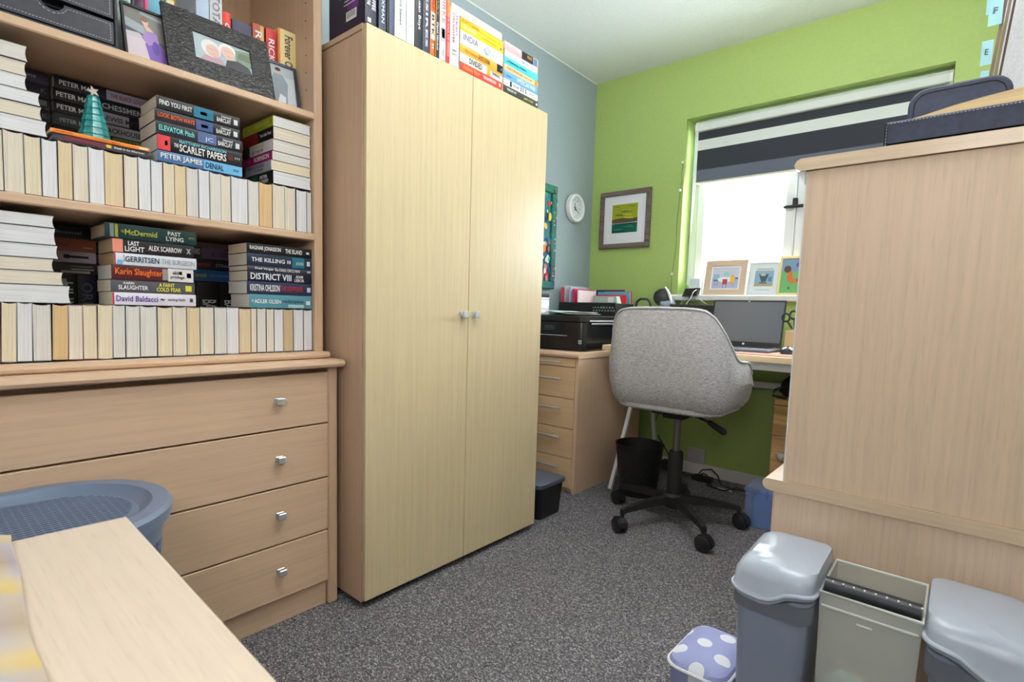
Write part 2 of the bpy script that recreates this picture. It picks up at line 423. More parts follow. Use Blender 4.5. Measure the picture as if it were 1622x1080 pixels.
# ============================================================ FLAT STACKS ON THE ROWS
Wt, Yl, Rd, Cy, Or, Lg = (236, 236, 236), (214, 210, 70), (190, 40, 40), (120, 200, 220), (224, 96, 40), (170, 176, 180)
K, Nv = (20, 20, 26), (26, 34, 56)
zA = 1.2965; zB = .9375
def stack(specs, z, base_x, group, ori='flat', D=.129):
    """bottom to top: (label, y0, y1, T, cover, page, texts, panels)"""
    for s in specs:
        lab, y0, y1, T, cov, pg, tx, pn = s[:8]; dx = s[8] if len(s) > 8 else 0
        hard = len(s) > 9
        if ori == 'flat': book('paperback' if not hard else 'hardback', lab, y1-y0, D if not hard else .15, T-.0008, (base_x+dx, y0, z), 'flat', cov, pg, group, tx, pn, hard=hard)
        else: book('paperback', lab, .197, y1-y0, T-.0008, (base_x+dx-.197, y0, z), 'side', cov, pg, group, tx, pn)
        z += T
    return z
G2 = 'spine-out paperbacks in the middle stack of the upper row'
stack([
 ('blue paperback titled DENIAL, lowest of the middle stack on the upper row', .455, .657, .0265, (70, 110, 160), PC['g'][0], [('PETER JAMES', .03, .50, .18, .80, Wt), ('DENIAL', .54, .76, .2, .76, (24, 30, 60)), ('>>', .88, .95, .35, .65, (30, 60, 90))], [(.52, .999, .03, .97, (110, 180, 226))]),
 ('thick black paperback titled THE SCARLET PAPERS with red spine end', .455, .656, .0385, K, PC['g'][0], [('MATTHEW RICHARDSON', .24, .80, .70, .90, Cy), ('THE', .18, .23, .38, .62, Wt), ('SCARLET PAPERS', .24, .80, .14, .64, Wt), ('III', .83, .88, .3, .7, (130, 40, 50)), ('. . .', .91, .97, .42, .6, Wt)], [(.001, .14, .03, .97, (206, 60, 66)), (.08, .11, .35, .65, (60, 20, 26))]),
 ('black paperback titled ELEVATOR PITCH with turquoise lettering', .453, .657, .0315, (28, 32, 44), PC['g'][0], [('ELEVATOR Pitch', .03, .42, .30, .72, (130, 226, 220)), ('Linwood', .76, .88, .62, .82, Wt), ('BARCLAY', .70, .88, .18, .56, Wt), ('JC', .54, .64, .2, .6, (180, 210, 235))], [(.46, .68, .06, .94, (84, 100, 146)), (.92, .97, .25, .7, (226, 228, 232))]),
 ('black paperback titled LOOK BOTH WAYS with orange lettering', .452, .653, .0300, (28, 30, 38), PC['c'][0], [('LOOK BOTH WAYS', .03, .44, .34, .72, Or), ('Linwood', .76, .88, .62, .82, Wt), ('BARCLAY', .70, .88, .18, .56, Wt)], [(.46, .66, .06, .94, (60, 80, 130)), (.52, .60, .35, .6, (196, 220, 240)), (.92, .97, .25, .7, (226, 228, 232))], -.002),
 ('black paperback titled FIND YOU FIRST, topmost of the middle stack upper row', .456, .653, .0305, (30, 30, 36), PC['c'][0], [('FIND YOU FIRST', .03, .40, .32, .72, Wt), ('Linwood', .76, .88, .62, .82, Wt), ('BARCLAY', .70, .88, .18, .56, Wt)], [(.42, .66, .06, .94, (24, 110, 140)), (.50, .58, .35, .62, (140, 40, 40)), (.92, .97, .25, .7, (226, 228, 232))]),
], zA, -1.552, G2)
G3 = 'paperbacks in the right stack of the upper row'
stack([
 ('dark paperback with white page ends, lowest of the right upper stack', .742, .8605, .0375, (20, 24, 24), PC['w'][0], [('PETER', .60, .84, .52, .78, Wt), ('LOVESEY', .60, .88, .18, .44, Wt)], [(.2, .5, .1, .9, (30, 80, 60))]),
 ('grey-spined paperback with yellowed page ends in the right upper stack', .737, .860, .0285, (150, 156, 168), PC['y'][0], [('BRIDGES', .25, .80, .50, .82, (90, 96, 110)), ('crime', .50, .75, .16, .38, (40, 40, 60))], [(.0, .16, .03, .97, (36, 36, 50))]),
 ('magenta-spined paperback in the right upper stack', .740, .8605, .0265, (150, 24, 100), PC['g'][0], [('PETER', .06, .34, .3, .7, (200, 90, 160)), ('ROBINSON', .44, .92, .25, .78, Wt)], []),
 ('white-spined paperback with greyish page ends in the right upper stack', .742, .8605, .0335, (52, 52, 56), PC['g'][0], [('SEEING', .34, .75, .54, .84, (196, 176, 130)), ('HOW TO MISS LOVE', .34, .72, .16, .42, (70, 70, 80))], [(.26, .999, .03, .97, (214, 212, 216))]),
 ('black and red paperback with cream page ends in the right upper stack', .744, .8605, .0350, (26, 26, 32), PC['c'][0], [('Tom Little Toast', .60, .96, .40, .66, Wt)], [(.02, .52, .04, .96, (128, 28, 24))]),
 ('lime green paperback, topmost of the right stack on the upper row', .744, .8605, .0300, (150, 160, 40), PC['w'][0], [('ALEXANDER', .42, .92, .35, .68, (196, 206, 110)), ('.', .1, .14, .3, .5, (90, 100, 30))], []),
], zA+.001, -1.552, G3, 'side')
G1 = 'page-out paperbacks stacked at the left of the upper row'
zz = zA
for i, (T, ye, k, dx) in enumerate([(.0335, .247, 'w', .0), (.0285, .240, 'c', -.002), (.0275, .238, 'w', .0), (.0290, .218, 'w', -.002), (.0295, .219, 'c', -.004), (.0320, .221, 'g', -.001)]):
    book('paperback', 'page-out %s paperback, %s from the bottom of the upper left stack' % (PC[k][1], ORD[i]), .197, .13, T-.0008, (-1.552+dx-.197, ye-.13, zz), 'side', random.choice(covers), PC[k][0], G1)
    zz += T
# two thin flat books with the tree on top
book('hardback', 'grey flat book with maroon band beneath the thin orange book', .186, .125, .0145, (-1.556, .256, zA+.0005), 'flat', (66, 62, 72), PC['w'][0], 'thin books under the glass tree', [('Death in the Afternoon', .60, .92, .42, .74, Wt)], [(.10, .50, .25, .97, (110, 44, 60)), (.52, .57, .35, .85, (220, 190, 60))], hard=True)
book('paperback', 'thin orange book directly under the turquoise glass tree', .185, .122, .008, (-1.552, .253, zA+.0155), 'flat', (232, 136, 50), PC['w'][0], 'thin books under the glass tree', [('NATURE LORE', .03, .20, .25, .75, (150, 80, 30)), ('CHRISTMAS', .42, .68, .25, .75, (180, 100, 40))], [(.88, .98, .2, .8, (240, 220, 200))])

GQ2 = 'spine-out paperbacks in the middle stack of the lower row'
stack([
 ('white paperback titled SAVING FAITH, lowest of the middle lower stack', .351, .532, .0305, (232, 228, 240), PC['c'][0], [('David Baldacci', .04, .52, .28, .74, (88, 60, 150)), ('saving faith', .64, .86, .35, .64, (60, 56, 70)), ('~', .55, .60, .4, .6, (20, 20, 20))], [(.001, .02, .02, .98, (190, 30, 60)), (.92, .96, .34, .66, (60, 60, 80))], .001),
 ('grey paperback titled A FAINT COLD FEAR with yellow lettering', .349, .530, .0300, (84, 84, 92), PC['c'][0], [('KARIN', .14, .26, .66, .86, Wt), ('SLAUGHTER', .08, .42, .22, .58, Wt), ('A FAINT', .55, .74, .56, .88, (232, 226, 80)), ('COLD FEAR', .52, .82, .16, .50, (232, 226, 80))], [(.88, .96, .25, .75, (222, 214, 70))]),
 ('dark red paperback lettered in orange with white spine end', .351, .527, .0355, (84, 30, 34), PC['g'][0], [('Karin Slaughter', .04, .60, .22, .80, (232, 110, 40)), ('skin', .73, .82, .55, .82, (40, 30, 30)), ('privilege', .70, .88, .2, .48, (40, 30, 30))], [(.67, .999, .03, .97, (230, 226, 228)), (.60, .67, .1, .9, (150, 140, 140)), (.81, .85, .55, .8, (200, 40, 50)), (.91, .97, .35, .7, (80, 130, 160))], .002),
 ('white paperback titled THE SURGEON in the middle lower stack', .358, .536, .0290, (224, 230, 238), (196, 160, 122), [('GERRITSEN', .12, .52, .28, .76, (24, 44, 80)), ('THE SURGEON', .55, .97, .28, .74, (160, 166, 172)), ('TESS', .10, .115, .3, .8, (40, 50, 70))], [(.001, .015, .02, .98, (190, 30, 60)), (.03, .09, .02, .4, (120, 180, 220))]),
 ('black paperback titled LAST LIGHT with a pinkish spine end', .355, .530, .0335, (36, 28, 34), (196, 168, 134), [('LAST', .18, .31, .56, .88, Wt), ('LIGHT', .14, .37, .12, .50, Wt), ('ALEX SCARROW', .42, .84, .30, .68, (226, 224, 222)), ('x', .90, .96, .3, .7, (170, 170, 180))], [(.001, .12, .03, .97, (222, 140, 120))]),
 ('dark green hardback titled PAST LYING, topmost of the middle lower stack', .341, .537, .0345, (16, 50, 52), (190, 166, 134), [('McDermid', .20, .54, .28, .66, (170, 170, 60)), ('Val', .16, .19, .4, .6, (170, 170, 60)), ('PAST', .66, .81, .54, .84, (206, 206, 196)), ('LYING', .64, .84, .14, .46, (206, 206, 196)), ('sphere', .90, .97, .4, .6, (150, 140, 60))], [(.05, .09, .05, .95, (120, 130, 130)), (.10, .13, .05, .95, (150, 150, 60))], .003, 1),
], zB, -1.552, GQ2)
GQ3 = 'spine-out paperbacks in the right stack of the lower row'
stack([
 ('pale teal paperback titled REDEMPTION, lowest of the right lower stack', .671, .8605, .0395, (84, 140, 156), PC['g'][0], [('JUSSI', .03, .06, .4, .6, Wt), ('ADLER OLSEN', .07, .48, .34, .64, Wt), ('redemption', .52, .85, .34, .68, (34, 60, 76))], [(.60, .86, .05, .3, (160, 200, 206)), (.9, .97, .3, .6, (226, 230, 232))]),
 ('navy paperback lettered white and red in the right lower stack', .665, .8605, .0365, (40, 50, 82), PC['g'][0], [('KRISTINA OHLSSON', .04, .48, .24, .78, Wt), ('THE DISAPPEARED', .50, .85, .28, .72, (170, 46, 50))], [(.92, .98, .3, .7, (190, 200, 220))]),
 ('dark navy paperback titled DISTRICT VIII in the right lower stack', .667, .8605, .0290, (22, 26, 46), PC['c'][0], [('DISTRICT VIII', .04, .66, .18, .84, (236, 240, 250)), ('ADAM', .73, .85, .54, .84, Wt), ('LEBOR', .71, .87, .14, .46, Wt)], []),
 ('thin slate paperback titled THE CHALK CIRCLE MAN', .667, .8605, .0150, (52, 56, 72), PC['c'][0], [('Fred Vargas', .11, .38, .2, .8, (226, 228, 232)), ('The CHALK CIRCLE MAN', .40, .80, .2, .78, (226, 232, 240))], [(.92, .98, .3, .7, (160, 166, 180))]),
 ('blue-black paperback titled THE KILLING II in the right lower stack', .666, .8605, .0350, (30, 44, 66), PC['c'][0], [('THE KILLING', .06, .56, .34, .68, Wt), ('II', .60, .65, .36, .64, Wt), ('DAVID HEWSON', .74, .86, .3, .58, (206, 214, 220))], [(.68, .88, .05, .95, (30, 110, 130)), (.92, .97, .3, .7, (214, 220, 226))]),
 ('black paperback titled THE ISLAND, topmost of the right lower stack', .666, .8605, .0280, (20, 22, 28), (224, 206, 178), [('RAGNAR JONASSON', .04, .50, .24, .78, Wt), ('THE ISLAND', .57, .84, .28, .76, Wt)], [(.91, .96, .4, .62, (226, 226, 226))]),
], zB, -1.552, GQ3)
GQ1 = 'page-out paperbacks stacked at the left of the lower row'
zz = zB
for i, (T, ye, k, dx) in enumerate([(.0400, .273, 'w', .002), (.0300, .262, 'c', .0), (.0280, .247, 'c', -.002), (.0300, .2555, 'w', -.001), (.0375, .253, 'w', -.001), (.0270, .251, 'w', .001)]):
    book('paperback', 'page-out %s paperback, %s from the bottom of the lower left stack' % (PC[k][1], ORD[i]), .197, .13, T-.0008, (-1.552+dx-.197, ye-.13, zz), 'side', random.choice(covers), PC[k][0], GQ1)
    zz += T
# ---- back rows, in the shade behind
GB = 'dark paperbacks in the shade behind the upper row'
zb = 1.350; Gy = (206, 208, 212)
stack([
 ('dark paperback with olive end titled COFFIN ROAD behind the glass tree', .296, .492, .030, (18, 20, 24), PC['g'][0], [('PETER MAY', .03, .40, .30, .68, Gy), ('COFFIN', .64, .86, .54, .86, (26, 30, 24)), ('ROAD', .67, .84, .12, .46, (26, 30, 24))], [(.60, .999, .04, .96, (130, 136, 60))]),
 ('dark paperback with grey end titled THE BLACKHOUSE behind the glass tree', .294, .490, .031, (44, 52, 50), PC['g'][0], [('PETER MAY', .06, .38, .32, .64, (150, 156, 156)), ('BLACKHOUSE', .48, .94, .28, .72, (36, 40, 44))], [(.46, .96, .04, .96, (150, 152, 158))]),
 ('black paperback with grey band titled THE LEWIS MAN behind the tree', .295, .491, .030, (18, 18, 22), PC['g'][0], [('PETER MAY', .03, .40, .3, .7, Gy), ('LEWIS MAN', .50, .94, .28, .70, (40, 36, 44))], [(.48, .80, .04, .96, (140, 136, 150))]),
 ('black paperback titled THE CHESSMEN behind the glass tree', .295, .491, .030, (16, 16, 20), PC['g'][0], [('PETER MAY', .03, .40, .3, .7, Gy), ('CHESSMEN', .50, .96, .25, .72, (150, 154, 160))], []),
 ('dark blue paperback titled THE BLACK LOCH, topmost behind the glass tree', .298, .494, .029, (22, 24, 34), PC['g'][0], [('PETER MAY', .05, .42, .3, .7, Gy), ('THE BLACK LOCH', .58, .97, .30, .68, (150, 40, 60))], [(.54, .999, .06, .94, (150, 154, 172))]),
], zb, -1.763, GB)
stack([('dark navy paperback, %s from the bottom far back at upper left' % ORD[i], .092, .288, .0295, (20+4*i, 24, 32+3*i), PC['g'][0], t, p) for i, (t, p) in enumerate([([], []), ([('K', .92, .97, .3, .7, (90, 100, 116))], []), ([], [(.86, .97, .3, .75, (110, 120, 126))]), ([('K', .92, .97, .3, .7, (90, 100, 116))], []), ([('Dragons', .60, .88, .3, .7, (130, 136, 150))], [])])], zb, -1.763, 'navy paperbacks far back at upper left')
stack([('navy paperback, %s from the bottom, behind the two right upper stacks' % ORD[i], .5, .697, .0295, c_, PC['g'][0], [], [(.9, .98, .3, .6, (70, 84, 120))]) for i, c_ in enumerate([(22, 30, 56), (16, 20, 30), (24, 50, 76), (18, 20, 40)])], zb, -1.763, 'navy paperbacks behind the right upper stacks')

def standing(y, w_, h, c_, lab, txt, group, xf=-1.763, z=S0, D=.129, tc_=Gy, t0=.1, t1=.6, pn=(), hard=False, page=(226, 214, 192)):
    book('paperback' if not hard else 'hardback', lab, h, D, w_, (xf, y, z+h+.0004), 'up', c_, page, group, [(txt, t0, t1, .2, .8, tc_)] if txt else [], pn, hard=hard)
GS = 'books standing in the shade behind the lower row'
yy = .150
for w_, c_, lb, tx, tcol, pn in [(.030, (30, 34, 50), 'dark book standing hidden at the left behind the lower row', '', Wt, ()), (.034, (30, 40, 60), 'slate book standing left behind the lower row', '', Wt, ()),
      (.030, (26, 26, 30), 'black book standing beside the blue one behind the lower row', '', Wt, ()), (.038, (46, 110, 160), 'blue book with pale letters standing behind the lower row', 'JOHN', (190, 210, 226), ()),
      (.044, (16, 18, 20), 'black book with white label standing behind the lower row', 'HUNTER', (170, 190, 170), ((.06, .45, .08, .5, (180, 182, 190)),)),
      (.040, (30, 30, 42), 'charcoal book with faint lettering standing behind the lower row', 'ORIGINS', (80, 84, 100), ())]:
    standing(yy, w_-.001, .205, c_, lb, tx, GS, tc_=tcol, t0=.10, t1=.75, pn=pn); yy += w_
yy = .372
for i in range(4):
    standing(yy, .046, .203, (22, 22, 26), 'black book, %s of four hidden behind the middle lower stack' % ORD[i], '', GS); yy += .047
for i, w_ in enumerate([.048, .068, .045, .05, .05]):
    standing(yy, w_-.001, .203, (18+3*i, 18, 20), 'black book with sideways white capitals, %s from the left behind lower row' % ORD[i], 'BALDACCI', GS, tc_=(196, 206, 216), t0=.26, t1=.80); yy += w_
zc = S0+.2065
stack([
 ('dark paperback with pale stripes, lowest lying behind lower left stack', .172, .369, .0290, (44, 40, 38), PC['g'][0], [], [(.72, .95, .62, .74, (120, 120, 120)), (.72, .96, .35, .5, (150, 150, 146)), (.62, .92, .06, .28, (170, 168, 156))]),
 ('pinkish white paperback with a black arrow behind lower left stack', .170, .367, .0290, (176, 160, 172), PC['g'][0], [('@', .52, .60, .3, .7, (140, 40, 80))], [(.70, .92, .42, .62, (26, 24, 28)), (.66, .72, .35, .7, (26, 24, 28))]),
 ('burnt orange paperback lying behind the lower left stack', .171, .368, .0330, (150, 84, 52), PC['g'][0], [('Robert Frank', .40, .72, .35, .6, (96, 50, 30))], [(.86, .96, .3, .36, (190, 170, 150))]),
 ('black paperback lettered in grey, topmost behind the lower left stack', .173, .370, .0300, (22, 22, 28), PC['g'][0], [('Kind Unusual', .34, .84, .34, .64, (120, 124, 136))], []),
], zc, -1.763, 'paperbacks lying behind the lower left stack')
stack([('dark paperback, %s from the bottom between the lower back stacks' % ORD[i], .377, .572, .030, c_, PC['g'][0], [], p) for i, (c_, p) in enumerate([((26, 28, 44), [(.02, .16, .25, .75, (70, 90, 150)), (.06, .12, .4, .6, (20, 24, 40))]), ((18, 18, 22), []), ((60, 62, 84), [(.03, .2, .3, .6, (120, 130, 160))])])], zc, -1.763, 'dark paperbacks between the lower back stacks')
stack([
 ('blue paperback with yellow lettering behind the lower stacks', .580, .776, .0350, (34, 74, 126), PC['g'][0], [('McDermid', .02, .28, .35, .70, (150, 156, 60)), ('THE VANISHING', .33, .62, .4, .66, (80, 120, 170))], []),
 ('black paperback with red lettering behind the lower stacks', .580, .776, .0330, (22, 22, 28), PC['g'][0], [('McDermid', .02, .34, .3, .7, (130, 40, 40)), ('STRANDED', .42, .8, .3, .6, (120, 124, 130))], []),
 ('mauve paperback lettered BLOOD behind the lower stacks', .580, .776, .0360, (88, 72, 100), PC['g'][0], [('McDERMID', .02, .20, .3, .8, (186, 180, 196)), ('BLOOD', .36, .60, .2, .6, (52, 36, 66))], [(.001, .22, .03, .97, (30, 26, 34)), (.001, .999, .97, .99, (90, 80, 100))]),
], zc, -1.763, 'paperbacks lying behind the right lower stacks')

# glass christmas tree
tr = thing('glass_tree', 'small turquoise glass Christmas tree with a pale star on top', 'ornament', (-1.615, .344, zA+.0238))
tg = textured('turquoise glass', [(.3, (10, 140, 150)), (.7, (70, 205, 205))], nscale=60, rough=.12, spec=.8)
N, L, b = nodes(tg); b.inputs['Transmission Weight'].default_value = .35; b.inputs['Coat Weight'].default_value = .6
pr_ = []; zt = zA+.0238; n = 7; hT = .108
for i in range(n):
    r0_ = .032*(1-i/n*.66); r1_ = .032*(1-(i+1)/n*.66)*.93
    pr_ += [(r0_, hT*i/n+.001), (r0_*.97, hT*(i+.25)/n), (max(r1_, .004), hT*(i+.92)/n)]
bm = nb(); seg = 20
rings = []
for r_, h_ in pr_:
    rings.append([(-1.615+r_*(1+.10*(k % 2))*math.cos(2*math.pi*k/seg), .344+r_*(1+.10*(k % 2))*math.sin(2*math.pi*k/seg), zt+h_) for k in range(seg)])
part('tree_body', loft(rings), tg, tr)
st = []
for k in range(10):
    a = math.pi/2+math.pi*k/5+.3; q = .013 if k % 2 == 0 else .0055
    st.append((-1.615, .344+q*math.cos(a), zt+hT+.010+q*math.sin(a)))
part('star', prism(st, (-.003, 0, 0), (.003, 0, 0)), mat('frosted star', (222, 216, 200), .3), tr)

# ============================================================ TOP SHELF
leather = textured('dark grey leather', [(.35, (44, 46, 54)), (.65, (54, 56, 66))], nscale=60, rough=.5, bump=.25, bdist=.001)
navy_l = textured('navy leather', [(.35, (30, 38, 60)), (.65, (40, 48, 74))], nscale=80, rough=.5, bump=.2, bdist=.001)
stitch = mat('white stitching thread', (206, 208, 210), .8)
def stitches(pts, r, bm, step=.0055, fill=.6):
    for a, c in zip(pts, pts[1:]):
        a, c = Vector(a), Vector(c); n = max(1, int((c-a).length/step)); d = (c-a)/n
        for i in range(n): tube([a+d*i, a+d*(i+fill)], r, 4, bm)
du = thing('drawer_unit', 'dark grey stitched leather desktop drawer unit on the top shelf', 'drawer unit', (-1.66, .15, S1))
part('case', (lambda q: (box(-1.80, -1.5445, .3745, .381, S1+.0005, 1.74, .002, q), box(-1.80, -1.5445, -.022, -.015, S1+.0005, 1.74, .002, q), box(-1.80, -1.5445, .148, .155, S1+.0005, 1.74, .001, q),
     box(-1.80, -1.5445, -.02, .378, S1+.0005, S1+.0075, .002, q), box(-1.80, -1.5445, -.02, .378, 1.735, 1.742, .002, q), box(-1.80, -1.79, -.02, .378, S1, 1.74, 0, q), box(-1.79, -1.58, -.015, .375, 1.585, 1.589, 0, q), q)[7])(nb()), leather, du)
for ya, yb in ((.157, .3725), (-.013, .146)):
    for za, zb_ in ((1.535, 1.5835), (1.592, 1.652), (1.660, 1.730)):
        yc = (ya+yb)/2; r_ = .020
        poly = [(-1.546, ya, za), (-1.546, yb, za), (-1.546, yb, zb_)]
        poly += [(-1.546, yc+r_*math.cos(R(a)), zb_-r_*.85*math.sin(R(a))) for a in range(0, 181, 20)]
        poly += [(-1.546, ya, zb_)]
        q = prism(poly, (-.006, 0, 0), (0, 0, 0))
        d = part('drawer', q, leather, du)
        q = nb()
        stitches([(-1.5455, ya+.006, zb_-.006), (-1.5455, ya+.006, za+.006), (-1.5455, yb-.006, za+.006), (-1.5455, yb-.006, zb_-.006), (-1.5455, yc+r_+.006, zb_-.006)]
                 +[(-1.5455, yc+(r_+.005)*math.cos(R(a)), zb_-.002-(r_*.85+.004)*math.sin(R(a))) for a in range(20, 181, 20)]+[(-1.5455, ya+.006, zb_-.006)], .0006, q)
        part('stitching', q, stitch, d, kind='stuff')

def leaning_frame(name, label, y0, y1, h, x0, dx, border, fm, shapes, z=S1+.0008, th=.010, ez=.035):
    """frame standing on its lower edge, top leaning back by dx"""
    t = thing(name, label, 'picture frame', (x0, (y0+y1)/2, z), 'picture frames on the top shelf')
    hz = math.sqrt(h*h-dx*dx); v = Vector((-dx, 0, hz)); u = Vector((0, y1-y0, 0)); o = Vector((x0, y0, z)); n = u.cross(v).normalized()
    uw = (y1-y0)
    bl_, br, bb, bt = border if len(border) == 4 else (border[0],)*4
    q = nb()
    def slab(a0, a1, c0, c1, n0, n1):
        pts = [o+u*a+v*c for a, c in ((a0, c0), (a1, c0), (a1, c1), (a0, c1))]
        prism(pts, n*n0, n*n1, q)
    slab(0, bl_, 0, 1, -th, 0); slab(1-br, 1, 0, 1, -th, 0); slab(bl_, 1-br, 0, bb, -th, 0); slab(bl_, 1-br, 1-bt, 1, -th, 0)
    slab(bl_*.9, 1-br*.9, bb*.9, 1-bt*.9, -th, -th*.45)
    part('frame', q, fm, t)
    q = nb(); a = o+u*.5+v*.7-n*th; tube([a, Vector((x0-dx-ez, (y0+y1)/2, z+.001))], .003, 4, q)
    part('easel_back', q, matblack, t)
    picture(t, 'photograph', o+u*bl_+v*bb-n*th*.42, u*(1-bl_-br), v*(1-bb-bt), shapes, .25)
    return t
sk = (214, 180, 168)
croc = textured('black textured leather', [(.3, (9, 9, 10)), (.7, (18, 18, 20))], (1, 1, 2.2), 75, 2, .28, bump=.9, bdist=.003, dist=1.5, spec=.35)
leaning_frame('photo_frame', 'slim black frame with a woman in a purple dress, beside the leather drawers', .398, .500, .140, -1.556, .035, (.05, .05, .035, .045), matblack,
  [((122, 120, 118), rc(0, 0, 1, 1)), ((156, 166, 176), [(.0, .60), (.5, .50), (.5, .68), (.0, .78)]), ((90, 92, 96), [(.0, .52), (1, .34), (1, .40), (.0, .60)]), ((208, 196, 204), rc(0, 0, .5, .42)), ((196, 190, 198), [(.0, .42), (.5, .42), (.3, .52), (0, .5)]),
   ((150, 160, 170), [(.35, .92), (.95, .86), (.98, .92), (.4, .97)]), ((70, 62, 50), [(.85, 0), (1, 0), (1, .6), (.9, .5)]), ((120, 90, 170), [(.5, 0), (.96, 0), (.8, .40), (.62, .5), (.42, .34)]), ((160, 130, 190), [(.35, .45), (.5, .62), (.72, .60), (.75, .42), (.5, .32)]), ((90, 70, 150), ell(.66, .3, .08, .14)), ((210, 176, 160), [(.48, .6), (.42, .72), (.5, .74), (.66, .62)]), (sk, ell(.47, .78, .075, .07)), ((140, 100, 70), ell(.46, .825, .08, .045))])
leaning_frame('photo_frame', 'large black textured leather frame with a photo of two people', .482, .748, .178, -1.540, .050, (.25, .205, .30, .282), croc,
  [((170, 184, 192), rc(0, 0, 1, 1)), ((120, 140, 120), [(.72, .3), (1, .3), (1, .95), (.72, .85)]), ((96, 110, 90), [(.75, .55), (1, .5), (1, .8), (.8, .8)]), ((60, 62, 68), [(.5, 0), (1, 0), (.95, .28), (.75, .42), (.55, .32)]), ((178, 150, 160), [(.08, 0), (.52, 0), (.46, .26), (.3, .32), (.14, .22)]),
   ((226, 226, 226), ell(.29, .56, .17, .33)), (sk, ell(.31, .48, .115, .24)), ((232, 232, 230), ell(.58, .72, .145, .25)), (sk, ell(.585, .60, .12, .26)), ((150, 150, 160), rc(.23, .535, .39, .55)), ((140, 140, 150), rc(.50, .665, .67, .68)), ((196, 140, 136), ell(.32, .37, .03, .012)), ((186, 140, 136), ell(.59, .47, .03, .012))])
leaning_frame('photo_frame', 'small dark framed photo of a person in grey at the right end', .740, .856, .150, -1.600, .030, (.07, .07, .04, .05), mat('dark slate frame', (60, 66, 80), .3),
  [((206, 214, 222), rc(0, 0, 1, 1)), ((184, 196, 204), [(0, .7), (1, .78), (1, 1), (0, 1)]), ((140, 152, 162), [(.28, .1), (.70, .1), (.78, .62), (.62, .80), (.38, .80), (.22, .6)]), ((232, 234, 238), [(.4, .12), (.62, .06), (.68, .3), (.5, .36)]), (sk, ell(.50, .86, .085, .07)), ((60, 50, 46), ell(.50, .905, .09, .04))], ez=-.004)

GT = 'books standing behind the photo frames'
TX = -1.637
for y, w_, h, c_, lab, tx, tcol, t0, t1, hard, pn in [
    (.805, .056, .252, (232, 214, 156), 'thick pale yellow hardback, rightmost on the top shelf', 'Forever Original', (90, 80, 70), .06, .62, True, ((.0, .999, .0, .10, (226, 120, 40)),)),
    (.769, .030, .237, (196, 44, 46), 'bright red hardback with white capitals beside the pale yellow one', 'RICK STEIN', Wt, .12, .75, True, ()),
    (.730, .032, .235, (160, 70, 40), 'brown-red and gold hardback with white capitals on the top shelf', 'RICK', Wt, .08, .45, True, ((.0, .999, .66, .999, (206, 160, 90)),)),
    (.673, .054, .222, (52, 52, 84), 'thick plain navy hardback on the top shelf', '', Wt, .1, .6, True, ()),
    (.648, .022, .232, (214, 56, 40), 'thin orange-red book with white capitals on the top shelf', 'GORDON', Wt, .12, .75, False, ()),
    (.615, .032, .292, (214, 214, 220), 'tall pale grey book lettered down its spine on the top shelf', 'TOTAM OTTO', (110, 110, 120), .1, .75, False, ()),
    (.581, .032, .285, (180, 200, 222), 'pale blue glossy hardback on the top shelf', '', Wt, .1, .6, True, ()),
    (.555, .022, .198, (70, 76, 90), 'short slate book with a white emblem on the top shelf', 'N', Wt, .08, .16, False, ()),
    (.531, .022, .188, (206, 206, 130), 'short pale lime book on the top shelf', '', Wt, .08, .16, False, ()),
    (.509, .020, .205, (226, 208, 90), 'yellow book with a white label on the top shelf', '', Wt, .08, .16, False, ((.02, .3, .1, .9, (228, 224, 200)),)),
    (.470, .036, .220, (110, 180, 206), 'bright cyan hardback on the top shelf', '', Wt, .08, .16, True, ()),
    (.462, .008, .215, (226, 90, 140), 'very thin hot pink book beside the cyan one', '', Wt, .08, .16, False, ()),
    (.441, .020, .218, (88, 40, 74), 'maroon book with a green round emblem on the top shelf', '5', Wt, .32, .42, False, ((.28, .46, .1, .9, (60, 130, 100)),)),
    (.434, .006, .215, (50, 60, 50), 'very thin dark green booklet on the top shelf', '', Wt, .1, .5, False, ()),
    (.404, .028, .213, (206, 222, 222), 'pale aqua book with fine print beside the leather drawers', 'TRAVEL NOTES', (60, 130, 130), .12, .6, False, ())]:
    standing(y, w_, h, c_, lab, tx, GT, TX, S1, .15, tcol, t0, t1, pn, hard)

# ============================================================ WARDROBE
wd = thing('wardrobe', 'tall two-door beech wardrobe with small square knobs', 'wardrobe', (-1.66, 1.357, 0))
WF = -1.36; wy0, wy1 = .922, 1.793
part('body', (lambda q: (box(-1.955, WF-.018, wy0+.002, wy0+.020, .018, 1.738, .001, q), box(-1.955, WF-.018, wy1-.02, wy1-.002, .018, 1.738, .001, q),
     box(-1.955, -1.945, wy0+.02, wy1-.02, .02, 1.74, 0, q), box(-1.945, -1.40, wy0+.02, wy1-.02, .06, .078, 0, q), q)[4])(nb()), wood_z, wd)
part('top', box(-1.955, WF-.016, wy0, wy1, 1.740, 1.7575, .0015), wood_y, wd)
part('edge_strip', box(WF-.0185, WF-.0165, wy0+.001, wy0+.021, .019, 1.739), wood_z, wd)
part('plinth', box(-1.93, -1.44, wy0+.03, wy1-.03, 0, .06), matblack, wd)  # recessed plinth, its black standing in for the shadow under the wardrobe
for a, c, ky in ((wy0+.004, 1.3565, 1.325), (1.3585, wy1-.003, 1.385)):
    d = part('door', box(WF-.0155, WF, a, c, .026, 1.7545, .0015), door_wood, wd)
    kb = box(WF, WF+.018, ky-.005, ky+.005, .927, .937, .001); box(WF+.014, WF+.024, ky-.012, ky+.012, .920, .944, .002, kb)
    box(WF, WF+.004, ky-.010, ky+.010, .922, .942, .001, kb)
    part('knob', kb, steel, d, 'square metal knob')

